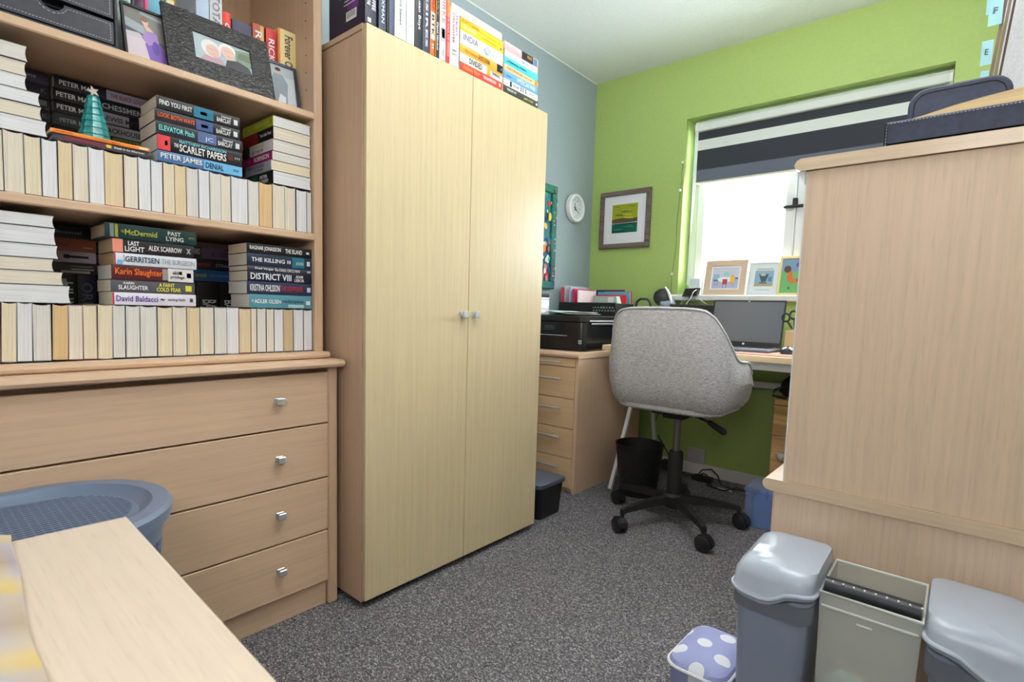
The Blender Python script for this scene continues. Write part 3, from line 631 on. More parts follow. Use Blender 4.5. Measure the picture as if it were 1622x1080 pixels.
# books on the wardrobe
GW = 'books standing on the wardrobe'
WZ = 1.758; wx = WF-.004
def wbook(y, w_, h, c_, lab, texts, pn=(), D=.15, hard=False, xf=wx):
    return book('hardback' if hard else 'paperback', lab, h, D, w_, (xf, y, WZ+h), 'up', c_, (232, 226, 214), GW, texts, pn, hard=hard)
r = wbook(.9245, .038, .240, (40, 44, 62), 'dark navy hardback at the wardrobe corner, patterned back cover showing', [('BEFORE THE', .62, .80, .12, .42, Wt), ('COFFEE', .62, .84, .55, .88, Wt)], ((.94, .99, .2, .5, (220, 210, 220)),), .19, True)
# back cover print on its camera-side board (local -z side): blurb lines, barcode, colour blobs
picture(r, 'back_cover_print', (-.184, .24, -.0001), (.18, 0, 0), (0, -.24, 0),
  [((52, 46, 66), rc(.01, .01, .99, .99)), ((44, 150, 170), ell(.93, .62, .08, .20)), ((40, 130, 190), ell(.35, .50, .14, .10)), ((110, 50, 120), ell(.62, .30, .12, .08)), ((110, 60, 140), ell(.76, .26, .08, .12)),
   *[((220, 216, 224), rc(.42+.02*(i % 3), .30+.042*i, .86-.03*(i % 4), .312+.042*i)) for i in range(12)], ((232, 230, 230), rc(.5, .10, .8, .21)), *[((60, 60, 60), rc(.53+.035*i, .13, .545+.035*i, .20)) for i in range(7)]])
TL = [((.971, .026), .262, (54, 60, 80), 'navy spine with pale blue capitals beside the corner hardback on the wardrobe', [('NICKY PAXMAN', .30, .93, .30, .72, (190, 214, 226))]),
      ((.999, .007), .250, (18, 20, 24), 'thin black book squeezed between the navy spines on the wardrobe', []),
      ((1.0075, .019), .265, (70, 74, 100), 'slate spine with a short white title on the wardrobe', [('Go', .52, .62, .2, .8, (226, 226, 236)), ('ATKINSON', .1, .46, .3, .7, (170, 176, 200))]),
      ((1.028, .042), .272, (226, 230, 234), 'broad white spine with a small black triangle on the wardrobe', [('Rory Stewart', .56, .86, .34, .58, (60, 66, 76)), ('A', .40, .50, .30, .64, (50, 54, 60))]),
      ((1.072, .030), .270, (222, 228, 232), 'white spine with pale pink lettering on the wardrobe', [('THE PRICE', .44, .84, .35, .62, (214, 190, 196))]),
      ((1.104, .029), .270, (34, 36, 44), 'black spine with white handwriting on the wardrobe', [('Susan Boyt', .42, .80, .30, .76, (220, 224, 232))]),
      ((1.135, .029), .272, (56, 62, 78), 'dark slate spine lettered DESIRES on the wardrobe', [('DESIRES', .2, .95, .34, .66, (220, 226, 236))]),
      ((1.1655, .0195), .275, (222, 96, 40), 'orange and white spine lettered BTK on the wardrobe', [('BTK', .56, .80, .22, .80, (24, 24, 24)), ('PROFILE', .26, .50, .25, .75, (140, 30, 20)), ('II', .88, .93, .3, .7, Wt)], [(.53, .83, .03, .97, (232, 226, 214))]),
      ((1.1865, .0175), .280, (32, 34, 38), 'narrow black spine with gold edge on the wardrobe', [('David Mitchell', .62, .92, .3, .7, Wt), ('UNRULY', .2, .55, .3, .7, (150, 130, 80))], [(.0, .999, .0, .12, (206, 150, 40))]),
      ((1.2055, .0265), .285, (232, 230, 234), 'white spine with red outline lettering and a portrait on the wardrobe', [('QUIRKE', .18, .60, .2, .85, (206, 120, 130)), ('WJ', .88, .95, .3, .7, (120, 130, 140))], [(.64, .80, .1, .9, (176, 180, 190)), (.66, .76, .3, .8, (120, 124, 134))]),
      ((1.2335, .0160), .192, (206, 56, 48), 'thin red book on the wardrobe', [('THE FALL OF EMPIRE', .2, .9, .3, .7, (240, 200, 190))], [(.0, .25, .03, .97, (226, 120, 60))]),
      ((1.2510, .0410), .182, (226, 230, 238), 'thick white spine with two lines of wine-red capitals on the wardrobe', [("STALIN'S", .10, .46, .58, .78, (150, 70, 84)), ('DAUGHTER', .10, .62, .22, .44, (150, 70, 84)), ('R S', .72, .82, .2, .7, (120, 120, 130))])]
for t in TL:
    (y, w_), h, c_, lab, tx = t[:5]
    wbook(y, w_-.0006, h, c_, lab, tx, t[5] if len(t) > 5 else ())
def wstack(specs, y0, y1, group, z=WZ):
    for lab, T, c_, tx, pn, e0, e1 in specs:
        book('paperback', lab, (y1+e1)-(y0+e0), .14, T-.0006, (wx, y0+e0, z), 'flat', c_, (240, 226, 210), group, tx, pn); z += T
DG = (60, 60, 60)
wstack([
 ('red paperback, lowest of the yellow and white stack on the wardrobe', .0265, (222, 66, 50), [('Andrew Marr', .05, .44, .2, .8, (236, 150, 90)), ('THE RAYMONDS', .52, .84, .25, .68, Wt)], [(.92, .96, .3, .7, Wt)], .003, 0),
 ('white and orange paperback titled DIVIDED on the wardrobe', .0290, (236, 234, 230), [('DIVIDED', .20, .50, .18, .84, (40, 56, 66)), ('TIM MARSHALL', .74, .94, .3, .66, (30, 30, 30))], [(.62, .70, .0, .99, (232, 150, 50)), (.70, .999, .72, .99, (232, 150, 50))], 0, 0),
 ('orange paperback titled GHOSTS OF SPAIN on the wardrobe', .0285, (236, 166, 66), [('Giles Tremlett', .10, .38, .3, .66, (206, 110, 50)), ('GHOSTS OF SPAIN', .40, .68, .2, .8, (60, 46, 30)), ('*', .95, .98, .3, .6, Wt)], [(.86, .999, .02, .98, (34, 34, 38))], 0, 0),
 ('thick white paperback titled INDIA with a round emblem on the wardrobe', .0440, (236, 238, 244), [('INDIA', .06, .40, .36, .84, (120, 124, 140)), ('a history', .14, .34, .12, .26, (190, 194, 206)), ('JOHN KEAY', .72, .86, .25, .5, (160, 170, 200))], [], 0, 0),
 ('bright yellow paperback on the wardrobe above the white one', .0250, (240, 200, 50), [('It ends', .07, .34, .3, .9, (250, 240, 190)), ('Jonathan Raban', .46, .84, .3, .66, (206, 150, 30))], [(.93, .96, .3, .6, DG)], 0, 0),
 ('thin yellow paperback on the wardrobe lettered SPORTS SAFARI', .0150, (236, 196, 40), [('SPORTS SAFARI', .02, .42, .2, .8, (150, 120, 30))], [(.9, .97, .3, .6, (206, 160, 40))], 0, -.004),
], 1.2965, 1.5115, 'stack of yellow and white paperbacks on the wardrobe')
book('hardback', 'pale peach book lying across the top of the yellow stack', .250, .15, .026, (wx+.001, 1.253, WZ+.1685), 'flat', (238, 214, 196), (236, 214, 190), 'stack of yellow and white paperbacks on the wardrobe', [('THE TUDORS', .2, .6, .3, .6, (232, 190, 176))], hard=False)
em = nb(); lathe([(.016, 0), (.016, .0008)], (wx+.0002, 1.428, WZ+.104), (1, 0, 0), 20, em); 
rg = nb(); yc_, zc_ = 1.428, WZ+.1055
for r_ in (.0145, .010): tube([(wx+.0006, yc_+r_*math.cos(a*.3142), zc_+r_*math.sin(a*.3142)) for a in range(20)], .0006, 4, rg, closed=True)
em.free()
for k in range(8): tube([(wx+.0006, yc_+.004*math.cos(k*.785), zc_+.004*math.sin(k*.785)), (wx+.0006, yc_+.0145*math.cos(k*.785), zc_+.0145*math.sin(k*.785))], .0004, 4, rg)
own = [o for o in COL.objects if o.get('label', '').startswith('thick white paperback titled INDIA')][0]
bmesh.ops.transform(rg, matrix=own.matrix_world.inverted(), verts=rg.verts)
part('round_emblem', rg, mat('print ink', (150, 156, 172), .4), own, smooth=False)
wstack([
 ('black and olive paperback, lowest of the smaller stack on the wardrobe', .0250, (60, 64, 56), [('THE MOSQUITO ONE', .08, .34, .3, .7, Wt), ('JAMES LOGAN', .56, .84, .2, .6, (206, 200, 90))], [(.93, .98, .3, .6, Wt)], 0, .004),
 ('white paperback with dark blocks on the wardrobe', .0240, (230, 230, 232), [('WILLIAM', .26, .42, .3, .7, (120, 120, 126)), ('JOHN STOP', .72, .88, .3, .7, (130, 120, 120))], [(.17, .22, .1, .9, (40, 40, 80)), (.48, .50, .2, .9, (30, 40, 50)), (.54, .56, .2, .9, (40, 60, 70)), (.62, .64, .2, .9, (40, 60, 70))], 0, 0),
 ('blue paperback lettered AMERICAN WAR on the wardrobe', .0290, (110, 166, 222), [('AMERICAN WAR', .36, .92, .2, .8, (220, 236, 250)), ('Omar', .06, .2, .3, .6, (60, 100, 170))], [], 0, -.002),
 ('cream and orange paperback lettered FORGOTTEN VOICES on the wardrobe', .0215, (236, 206, 156), [('FORGOTTEN HISTORIES', .06, .52, .3, .72, (190, 80, 50)), ('one year', .56, .82, .3, .6, (130, 110, 60))], [(.9, .98, .1, .9, (230, 140, 60))], .001, 0),
 ('turquoise paperback titled Unlearning a Friend on the wardrobe', .0270, (80, 196, 206), [('Unlearning a Friend', .08, .62, .26, .74, (20, 60, 84))], [], 0, -.003),
 ('white paperback with faint grey print on the wardrobe', .0240, (232, 232, 236), [('THOMAS UTRIL', .46, .70, .25, .75, (150, 154, 166)), ('LEGACY', .76, .95, .2, .8, (160, 166, 176))], [], .002, -.006),
 ('pink and black paperback, topmost of the smaller stack on the wardrobe', .0290, (222, 170, 172), [('THE TRANSFORMATION', .02, .44, .5, .9, (250, 230, 230)), ('PEACE', .66, .80, .4, .8, (206, 170, 80))], [(.50, .84, .03, .97, (36, 34, 38)), (.86, .97, .1, .9, (60, 120, 160))], -.001, -.004),
], 1.5205, 1.7245, 'smaller stack of coloured paperbacks on the wardrobe')

# ============================================================ BLACK BIN BESIDE THE WARDROBE
bb_ = thing('storage_tub', 'small black plastic tub on the carpet past the wardrobe', 'tub', (-1.47, 1.95, 0))
part('tub_body', loft([rrect(-1.475, 1.96, .075, .085, .02, .001), rrect(-1.475, 1.96, .085, .095, .02, .15)]), black, bb_)
part('rim', loft([rrect(-1.475, 1.96, .092, .102, .022, .150), rrect(-1.475, 1.96, .094, .104, .022, .168), rrect(-1.475, 1.96, .086, .096, .02, .172)]), mat('slate blue plastic', (80, 90, 110), .4), bb_)

# ============================================================ PEDESTAL DRAWERS, PRINTER, ORGANISER
pd = thing('drawer_pedestal', 'beech drawer pedestal with long steel handles beside the desk', 'drawers', (-1.72, 2.6, 0))
PX0, PX1, PY0, PY1 = -1.958, -1.478, 2.276, 2.98
part('body', box(PX0, PX1, PY0+.018, PY1, 0, .714, .001), wood_z, pd)
part('side_edge', box(PX1-.018, PX1, PY0, PY0+.02, 0, .714, .001), wood_z, pd)
pt_ = [(PY0-.012, .719), (PY0-.015, .728), (PY0-.010, .739), (PY0-.002, .7435), (PY1, .7435), (PY1, .714), (PY0-.006, .714)]
part('top', loft([[(PX0, y, z) for y, z in pt_], [(PX1+.004, y, z) for y, z in pt_]]), wood_x, pd)
for a, c in ((.668, .711), (.503, .664), (.345, .499), (.187, .341), (.027, .183)):
    d = part('drawer', box(PX0+.004, PX1-.0205, PY0-.001, PY0+.02, a, c, .0012), ped_front, pd)
    hz_ = c-.012 if c < .7 else .690; hz_ = {.711: .690, .664: .603, .499: .448, .341: .295, .183: .137}[c]
    hb = nb(); cyl((-1.87, PY0-.026, hz_), (-1.568, PY0-.026, hz_), .0055, 10, hb)
    for x in (-1.83, -1.615): cyl((x, PY0-.026, hz_), (x, PY0, hz_), .004, 8, hb)
    part('handle', hb, steel, d, 'brushed steel bar handle')
# printer
pm = thing('printer', 'black inkjet printer with papers on its lid on the pedestal', 'printer', (-1.72, 2.53, .745))
def body_ring(z, e=0): return rrect(-1.725, 2.535, .222-e, .185-e, .04, z, 6)
part('housing', loft([body_ring(.7455, .006), body_ring(.752), body_ring(.86), body_ring(.897, .004)]), mat('gloss black plastic', (16, 17, 20), .22), pm)
part('scanner_lid', loft([body_ring(.900, .003), body_ring(.903), body_ring(.928), body_ring(.934, .008)]), black, pm)
part('output_tray', loft([[(x, y, .757) for x, y in ((-1.90, 2.352), (-1.90, 2.34), (-1.60, 2.34), (-1.57, 2.352))], [(x, y, .822) for x, y in ((-1.90, 2.352), (-1.90, 2.338), (-1.60, 2.338), (-1.57, 2.352))]]), mat('gloss black plastic', (16, 17, 20), .22), pm)
part('tray_lip', box(-1.87, -1.60, 2.335, 2.342, .823, .827, .001), steel, pm)
part('control_screen', box(-1.76, -1.69, 2.346, 2.352, .852, .876, .002), mat('dim screen', (50, 58, 60), .15), pm)
q = box(-1.535, -1.515, 2.3495, 2.351, .785, .805, .001)
sq = part('certification_sticker', q, mat('silver sticker', (170, 172, 170), .3), pm)
picture(sq, 'sticker_mark', (-1.532, 2.3492, .788), (.014, 0, 0), (0, 0, .014), [((60, 62, 64), rc(.1, .1, .9, .9)), ((180, 182, 180), rc(.25, .5, .75, .78)), ((180, 182, 180), rc(.3, .2, .45, .4))])
q = box(-1.502, -1.499, 2.42, 2.70, .888, .895, .001); box(-1.502, -1.498, 2.40, 2.70, .902, .911, .001, q)
part('side_trim', q, steel, pm, 'silver trim strips on its side')
# papers on the printer
pap = thing('paper_pile', 'loose green, pink and white papers on the printer lid', 'papers', (-1.74, 2.5, .934))
for i, (x, y, a, c_) in enumerate([(-1.70, 2.57, .05, (60, 180, 140)), (-1.70, 2.56, -.10, (120, 206, 180)), (-1.675, 2.47, -.25, (226, 232, 232)), (-1.68, 2.49, -.1, (206, 120, 150)), (-1.665, 2.47, -.28, (206, 236, 232))]):
    q = box(-.105, .105, -.10, .10, 0, .0022, 0); bmesh.ops.subdivide_edges(q, edges=q.edges[:], cuts=3)
    for v in q.verts: v.co.z += .004*math.sin(v.co.x*22+i)+.004
    bmesh.ops.transform(q, matrix=Matrix.Translation((x, y, .9345+.0032*i)) @ Matrix.Rotation(a, 4, 'Z'), verts=q.verts)
    part('sheet', q, mat('coloured paper', c_, .8), pap)
# upright white books behind the printer on wall side
for i, (z, T, y0, w_, c_) in enumerate([(.9345, .026, 2.33, .125, (236, 232, 236)), (.9605, .008, 2.33, .105, (214, 208, 216)), (.9685, .048, 2.33, .115, (236, 234, 236)), (1.0165, .014, 2.33, .085, (206, 200, 206)), (1.0305, .026, 2.33, .085, (50, 46, 60))]):
    book('paperback', 'white book on the printer beside the wardrobe, %s from the bottom' % ORD[i] if i < 4 else 'dark book on top of the white books on the printer', .13, .11, T-.0006, (-1.815, y0, z), 'flat', c_, (236, 232, 230), 'books stacked on the printer against the wall')
# desktop organiser with folders
og = thing('letter_tray', 'black letter tray with triangular cut-outs holding folders', 'organiser', (-1.745, 2.83, .745))
ox0, ox1, oy0, oy1 = -1.945, -1.545, 2.745, 2.965
q = nb(); box(ox0, ox0+.006, oy0, oy1, .745, 1.01, .001, q); box(ox1-.006, ox1, oy0, oy1, .745, 1.01, .001, q); box(ox0, ox1, oy1-.006, oy1, .745, 1.01, .001, q)
box(ox0, ox1, oy0, oy1, .745, .751, 0, q); box(ox0, ox1, oy0, oy1, .93, .935, 0, q)
part('case', q, matblack, og)
q = box(ox0, ox1, oy0-.004, oy0+.002, .995, 1.012, .001); box(ox0, ox1, oy0-.004, oy0+.002, .745, .962, .001, q); box(ox0, -1.70, oy0-.004, oy0+.002, .96, .997, 0, q)
n = 8; wv = (ox1-(-1.70))/n
for rr in range(2):
    za, zb_ = .962+.0175*rr, .9775+.0175*rr
    box(-1.70, ox1, oy0-.004, oy0+.002, zb_-.0005, zb_+.002, 0, q)
    for k in range(n+1):
        xx = -1.70+k*wv-(wv/2 if rr else 0)
        prism([(xx, oy0-.004, za), (xx+wv*.55, oy0-.004, zb_), (xx-wv*.55, oy0-.004, zb_)] if xx-wv*.55 > -1.72 and xx+wv*.55 < ox1+.02 else [(xx, oy0-.004, za), (xx+.002, oy0-.004, zb_), (xx-.002, oy0-.004, zb_)], (0, 0, 0), (0, .006, 0), q)
part('cutout_front', q, matblack, og)
clearp = seethrough('clear plastic wallet', (220, 228, 236), .45, .2)
GF = 'folders standing in the letter tray'
def folder(lab, x, y, w_, h, th, c_, m=None, tilt=0, az=0):
    q = box(-w_/2, w_/2, -th/2, th/2, 0, h, .0008)
    o = single('document_folder', q, m or mat('folder card', c_, .45), lab, 'folder', GF)
    o.matrix_world = Matrix.Translation((x, y, .9365)) @ Matrix.Rotation(az, 4, 'Z') @ Matrix.Rotation(tilt, 4, 'X')
    return o
folder('pink folder, leftmost in the letter tray', -1.928, 2.84, .17, .168, .010, (206, 60, 96), az=R(83))
folder('clear plastic wallet, left in the letter tray', -1.895, 2.84, .18, .180, .012, (1, 1, 1), clearp, az=R(80))
folder('frosted grey wallet next to the clear one in the letter tray', -1.865, 2.84, .18, .172, .012, (1, 1, 1), seethrough('frosted wallet', (190, 206, 226), .7, .3), az=R(84))
folder('magenta folder in the middle of the letter tray', -1.832, 2.84, .18, .158, .018, (206, 40, 96), az=R(82))
folder('white folder beside the magenta one in the letter tray', -1.806, 2.84, .17, .150, .010, (236, 220, 226), az=R(83))
folder('blue document folder at the back of the letter tray', -1.665, 2.93, .225, .146, .008, (70, 166, 206))
folder('navy folder hindmost in the letter tray', -1.70, 2.945, .20, .160, .006, (40, 40, 86))
folder('red document folder before the blue one in the letter tray', -1.67, 2.905, .215, .128, .010, (206, 40, 50))
folder('orange-red slim folder behind the blue one in the letter tray', -1.64, 2.9385, .19, .150, .004, (206, 80, 40))
cb = thing('card_box', 'clear plastic card box with a white label in front of red folder', 'box', (-1.635, 2.83, .9365))
q = loft([[(-1.72, 2.80, .937), (-1.55, 2.80, .937), (-1.55, 2.87, .937), (-1.72, 2.87, .937)], [(-1.73, 2.80, 1.052), (-1.575, 2.80, 1.052), (-1.575, 2.84, 1.052), (-1.73, 2.84, 1.052)]])
part('box_body', q, mat('misty grey plastic', (176, 190, 186), .3), cb)
part('label_card', box(-1.63, -1.59, 2.798, 2.7995, 1.015, 1.045), paperw, cb)

# ============================================================ THINGS ON THE WALLS
# framed landscape on the green wall
pf = thing('framed_print', 'square green landscape print in a grey wood frame on the green wall', 'picture', (-1.713, YF, 1.555))
gw = wood('grey brown frame wood', (104, 92, 86), 0, .6, .2)
fx0, fx1, fz0, fz1 = -1.893, -1.535, 1.373, 1.737; t_ = .030
q = nb()
for a in ((fx0, fx1, fz0, fz0+t_), (fx0, fx1, fz1-t_, fz1), (fx0, fx0+t_, fz0+t_, fz1-t_), (fx1-t_, fx1, fz0+t_, fz1-t_)): box(a[0], a[1], YF-.024, YF-.002, a[2], a[3], .002, q)
part('frame', q, gw, pf)
part('mount', box(fx0+t_, fx1-t_, YF-.012, YF-.004, fz0+t_, fz1-t_), mat('white mount board', (226, 228, 236), .7), pf)
part('mount_bevel', box(-1.808, -1.618, YF-.0135, YF-.012, 1.467, 1.656), paperw, pf)
random.seed(3)
shp = [((150, 160, 40), rc(0, .45, 1, 1)), ((20, 92, 82), rc(0, 0, 1, .34)), ((92, 76, 54), [(0, .33), (1, .34), (1, .50), (.7, .47), (.4, .52), (0, .48)]), ((188, 196, 180), [(0, .325), (1, .335), (1, .36), (.5, .34), (0, .345)])]
for i in range(16):
    z = random.uniform(.5, .97); x = random.uniform(0, .6); w_ = random.uniform(.2, .4)
    shp.append((random.choice([(176, 184, 50), (120, 136, 36), (196, 190, 60), (90, 100, 40), (140, 156, 60)]), [(x, z), (x+w_, z-.02), (x+w_, z+.02), (x+.05, z+.03)]))
for i in range(14):
    z = random.uniform(.02, .3); x = random.uniform(0, .6); w_ = random.uniform(.2, .4)
    shp.append((random.choice([(16, 70, 66), (30, 116, 96), (12, 56, 40), (60, 140, 110)]), [(x, z), (x+w_, z-.01), (x+w_, z+.01), (x+.05, z+.015)]))
picture(pf, 'landscape_print', (-1.804, YF-.0137, 1.471), (.182, 0, 0), (0, 0, .181), shp, .6)
# clock on the grey wall (faces +x)
ck = thing('wall_clock', 'small round white wall clock on the grey wall', 'clock', (XL, 2.892, 1.614))
cc = (XL+.001, 2.892, 1.614)
part('rim', lathe([(.076, 0), (.088, .004), (.090, .022), (.085, .034), (.076, .036), (.070, .030), (.070, .012), (.068, .010)], cc, (1, 0, 0), 40), mat('white clock plastic', (232, 234, 236), .3), ck)
part('dial', lathe([(.0705, 0), (.0705, .014)], cc, (1, 0, 0), 40), mat('pale clock dial', (214, 222, 230), .5), ck)
q = nb()
for i in range(12):
    a = R(90-30*(i+1)); s = str(i+1); cy_, cz_ = 2.892+.054*math.cos(a), 1.614+.054*math.sin(a); ww = .012 if len(s) > 1 else .007
    letters(None, s, (XL+.0152, cy_-ww/2, cz_-.006), (0, ww, 0), (0, 0, .012), None, bm=q)
part('numerals', q, matblack, ck, smooth=False)
for nm, a, l_ in (('minute_hand', R(-30), .050), ('hour_hand', R(100), .034)):
    d = Vector((0, math.cos(a), math.sin(a))); o = Vector((XL+.018, 2.892, 1.614))
    part(nm, tube([o-d*.012, o+d*l_], [.0022, .0012], 6), matblack, ck)
# colourful painting, half hidden by the wardrobe
pa = thing('flower_painting', 'tall blue-green flower painting in a painted frame on the grey wall', 'painting', (XL, 2.45, 1.40))
pframe = textured('painted blue green frame', [(.3, (14, 70, 96)), (.5, (24, 110, 90)), (.7, (40, 150, 110))], (1, 1, .6), 9, 4, .5)
ay0, ay1, az0, az1 = 2.20, 2.685, 1.09, 1.706
q = nb()
for a in ((ay0, ay1, az0, az0+.045), (ay0, ay1, az1-.045, az1), (ay0, ay0+.045, az0+.045, az1-.045), (ay1-.045, ay1, az0+.045, az1-.045)): box(XL+.002, XL+.028, a[0], a[1], a[2], a[3], .004, q)
part('frame', q, pframe, pa)
part('canvas', box(XL+.002, XL+.012, ay0+.045, ay1-.045, az0+.045, az1-.045), mat('teal canvas paint', (40, 110, 120), .6), pa)
shp = []
for i in range(150):
    y, z = random.random(), random.random()
    c_ = random.choice([(30, 120, 90), (60, 160, 120), (24, 80, 110), (40, 100, 160), (190, 206, 210)] + ([(222, 130, 50), (214, 60, 60), (230, 200, 90)] if z > .35 else [(180, 50, 60), (220, 226, 230), (206, 120, 120)]))
    r_ = random.uniform(.015, .045); shp.append((c_, ell(y, z, r_*1.2, r_*.9, 7, random.random()*3)))
picture(pa, 'painted_flowers', (XL+.0122, ay0+.045, az0+.045), (0, ay1-ay0-.09, 0), (0, 0, az1-az0-.09), shp, .6)
shp = []
for i in range(60):
    z = random.random(); shp.append((random.choice([(222, 130, 50), (60, 170, 120), (206, 214, 206), (40, 90, 150), (190, 60, 80)]), ell(.5+random.uniform(-.28, .28), z, .12, .008, 7)))
picture(pa, 'painted_frame_flowers', (XL+.0283, ay1-.043, az0+.01), (0, .040, 0), (0, 0, az1-az0-.02), shp, .6)
# thin fairy-light wire hanging by the window
wr = thing('hanging_wire', 'thin dark wire with tiny clips hanging beside the window', 'wire', (-1.35, YF, 1.5))
part('wire', tube([(-1.350, YF-.004, 1.875), (-1.346, YF-.006, 1.83), (-1.353, YF-.004, 1.79), (-1.346, YF-.006, 1.75), (-1.354, YF-.004, 1.70), (-1.358, YF-.005, 1.60), (-1.366, YF-.004, 1.48), (-1.360, YF-.004, 1.40), (-1.366, YF-.006, 1.30), (-1.378, YF-.004, 1.18), (-1.376, YF-.006, 1.02)], .0011, 5), mat('dark green wire', (70, 80, 40), .6), wr)
for z, x in ((1.858, -1.349), (1.696, -1.355), (1.20, -1.376)): part('clip', box(x-.006, x+.006, YF-.010, YF-.002, z-.008, z+.008, .002), white, wr)

# ============================================================ WINDOW SILL
zs = 1.0742
def sillframe(name, lab, x0, x1, h, y, lean, bw, fm, th, shapes, mountc=None):
    t = thing(name, lab, 'picture frame', ((x0+x1)/2, y, zs), 'small framed pictures on the window sill')
    v = Vector((0, lean, math.sqrt(h*h-lean*lean))); u = Vector((x1-x0, 0, 0)); o = Vector((x0, y, zs)); n = u.cross(v).normalized()
    a, c = bw/(x1-x0), bw/h; q = nb()
    for (p0, p1, s0, s1) in ((0, 1, 0, c), (0, 1, 1-c, 1), (0, a, c, 1-c), (1-a, 1, c, 1-c)):
        prism([o+u*p0+v*s0, o+u*p1+v*s0, o+u*p1+v*s1, o+u*p0+v*s1], n*-th, n*0, q)
    prism([o+u*a+v*c, o+u*(1-a)+v*c, o+u*(1-a)+v*(1-c), o+u*a+v*(1-c)], n*-th, n*-th*.5, q)
    part('frame', q, fm, t)
    picture(t, 'picture', o+u*a+v*c-n*th*.48, u*(1-2*a), v*(1-2*c), shapes, .6)
    return t
lw = wood('light bare wood', (206, 180, 158), 0, .6)
sillframe('small_frame', 'light wood framed picture of a table and coloured chairs on the sill', -1.192, -.955, .208, YF+.02, .04, .034, lw, .014,
  [((238, 240, 244), rc(0, 0, 1, 1)), ((180, 184, 214), rc(.06, .05, .94, .55)), ((206, 206, 224), rc(.06, .5, .94, .94)), ((150, 190, 214), rc(.10, .42, .30, .66)), ((90, 110, 140), rc(.10, .36, .28, .42)), ((236, 240, 244), ell(.5, .43, .26, .12)), ((150, 206, 220), rc(.44, .54, .62, .72)), ((200, 70, 90), rc(.42, .22, .58, .44)), ((232, 180, 60), rc(.68, .28, .80, .60)), ((90, 90, 120), rc(.44, .06, .455, .24)), ((90, 90, 120), rc(.54, .06, .555, .24)), ((150, 120, 60), rc(.70, .14, .71, .28)), ((150, 120, 60), rc(.78, .14, .79, .28)), ((90, 100, 130), rc(.16, .16, .17, .38)), ((90, 100, 130), rc(.25, .16, .26, .38)), ((60, 70, 90), rc(.84, .44, .92, .5))])
sillframe('small_frame', 'pale blue-grey card picture in the middle of the sill', -.945, -.778, .190, YF+.015, .045, .012, mat('pale grey frame', (206, 216, 222), .5), .008,
  [((226, 234, 238), rc(0, 0, 1, 1)), ((140, 170, 196), rc(.16, .30, .84, .78)), ((70, 90, 100), [(.30, .66), (.66, .66), (.58, .40), (.42, .38)]), ((60, 70, 84), rc(.34, .32, .62, .37)), ((170, 160, 130), rc(.16, .24, .84, .34)), ((206, 200, 180), ell(.46, .63, .1, .03)), ((90, 130, 170), rc(.66, .40, .78, .56)), ((190, 200, 206), rc(.20, .80, .80, .86)), ((196, 204, 208), rc(.24, .10, .76, .13))])
sillframe('small_frame', 'gold framed colourful picture at the right of the sill', -.787, -.615, .215, YF+.01, .045, .012, mat('gold frame', (222, 200, 140), .35, .3), .014,
  [((110, 170, 110), rc(0, 0, 1, 1)), ((120, 150, 180), rc(0, .62, 1, 1)), ((110, 90, 150), ell(.70, .82, .24, .10)), ((206, 110, 60), ell(.30, .50, .09, .16)), ((206, 120, 70), ell(.42, .36, .16, .07)), ((90, 70, 60), ell(.2, .7, .12, .1)), ((70, 110, 60), ell(.3, .15, .05, .03)), ((160, 90, 60), ell(.62, .38, .1, .05)), ((60, 120, 70), ell(.66, .18, .05, .03))])
single('white_carton', box(-1.275, -1.215, YF+.03, YF+.075, zs, zs+.100, .003), mat('pale carton', (214, 226, 232), .5), 'pale white carton on the sill, next to window edge', 'box', 'pale cartons on the sill')
single('white_carton', box(-1.212, -1.205, YF+.06, YF+.10, zs, zs+.105, .002), mat('pale carton', (214, 226, 232), .5), 'thin pale carton edge behind the wooden framed picture', 'box', 'pale cartons on the sill')
q = nb(); lathe([(.010, 0), (.012, .01), (.012, .045), (.008, .055), (.004, .06)], (-1.292, YF+.03, zs), seg=12, bm=q)
single('green_cactus', q, mat('leaf green', (110, 176, 80), .6), 'tiny green ornament at the left end of the sill', 'ornament')

# ============================================================ DESK
DZ = .785
dk = thing('desk', 'pale wood desk with white trestle legs under the window', 'desk', (-.9, 2.78, 0))
part('desktop', box(-1.437, -.135, 2.43, 3.085, DZ-.027, DZ, .002), desk_wood, dk)
q = box(-1.40, -.17, 2.50, 2.525, DZ-.067, DZ-.028, .002); box(-1.40, -.17, 3.0, 3.03, DZ-.067, DZ-.028, .002, q)
part('apron', q, white, dk, 'white rail')
part('stretcher', box(-1.40, -.2, 3.045, 3.07, .572, .606, .002), white, dk, 'white back rail')
for x0 in (-1.385, -.16):
    for ya, yb in ((2.83, 2.49), (2.87, 3.06)):
        part('leg', tube([(x0, ya, DZ-.03), (x0, yb, .004)], .013, 4), white, dk)
    part('brace', tube([(x0, 2.72, .50), (x0, 2.95, .50)], .009, 4), white, dk)

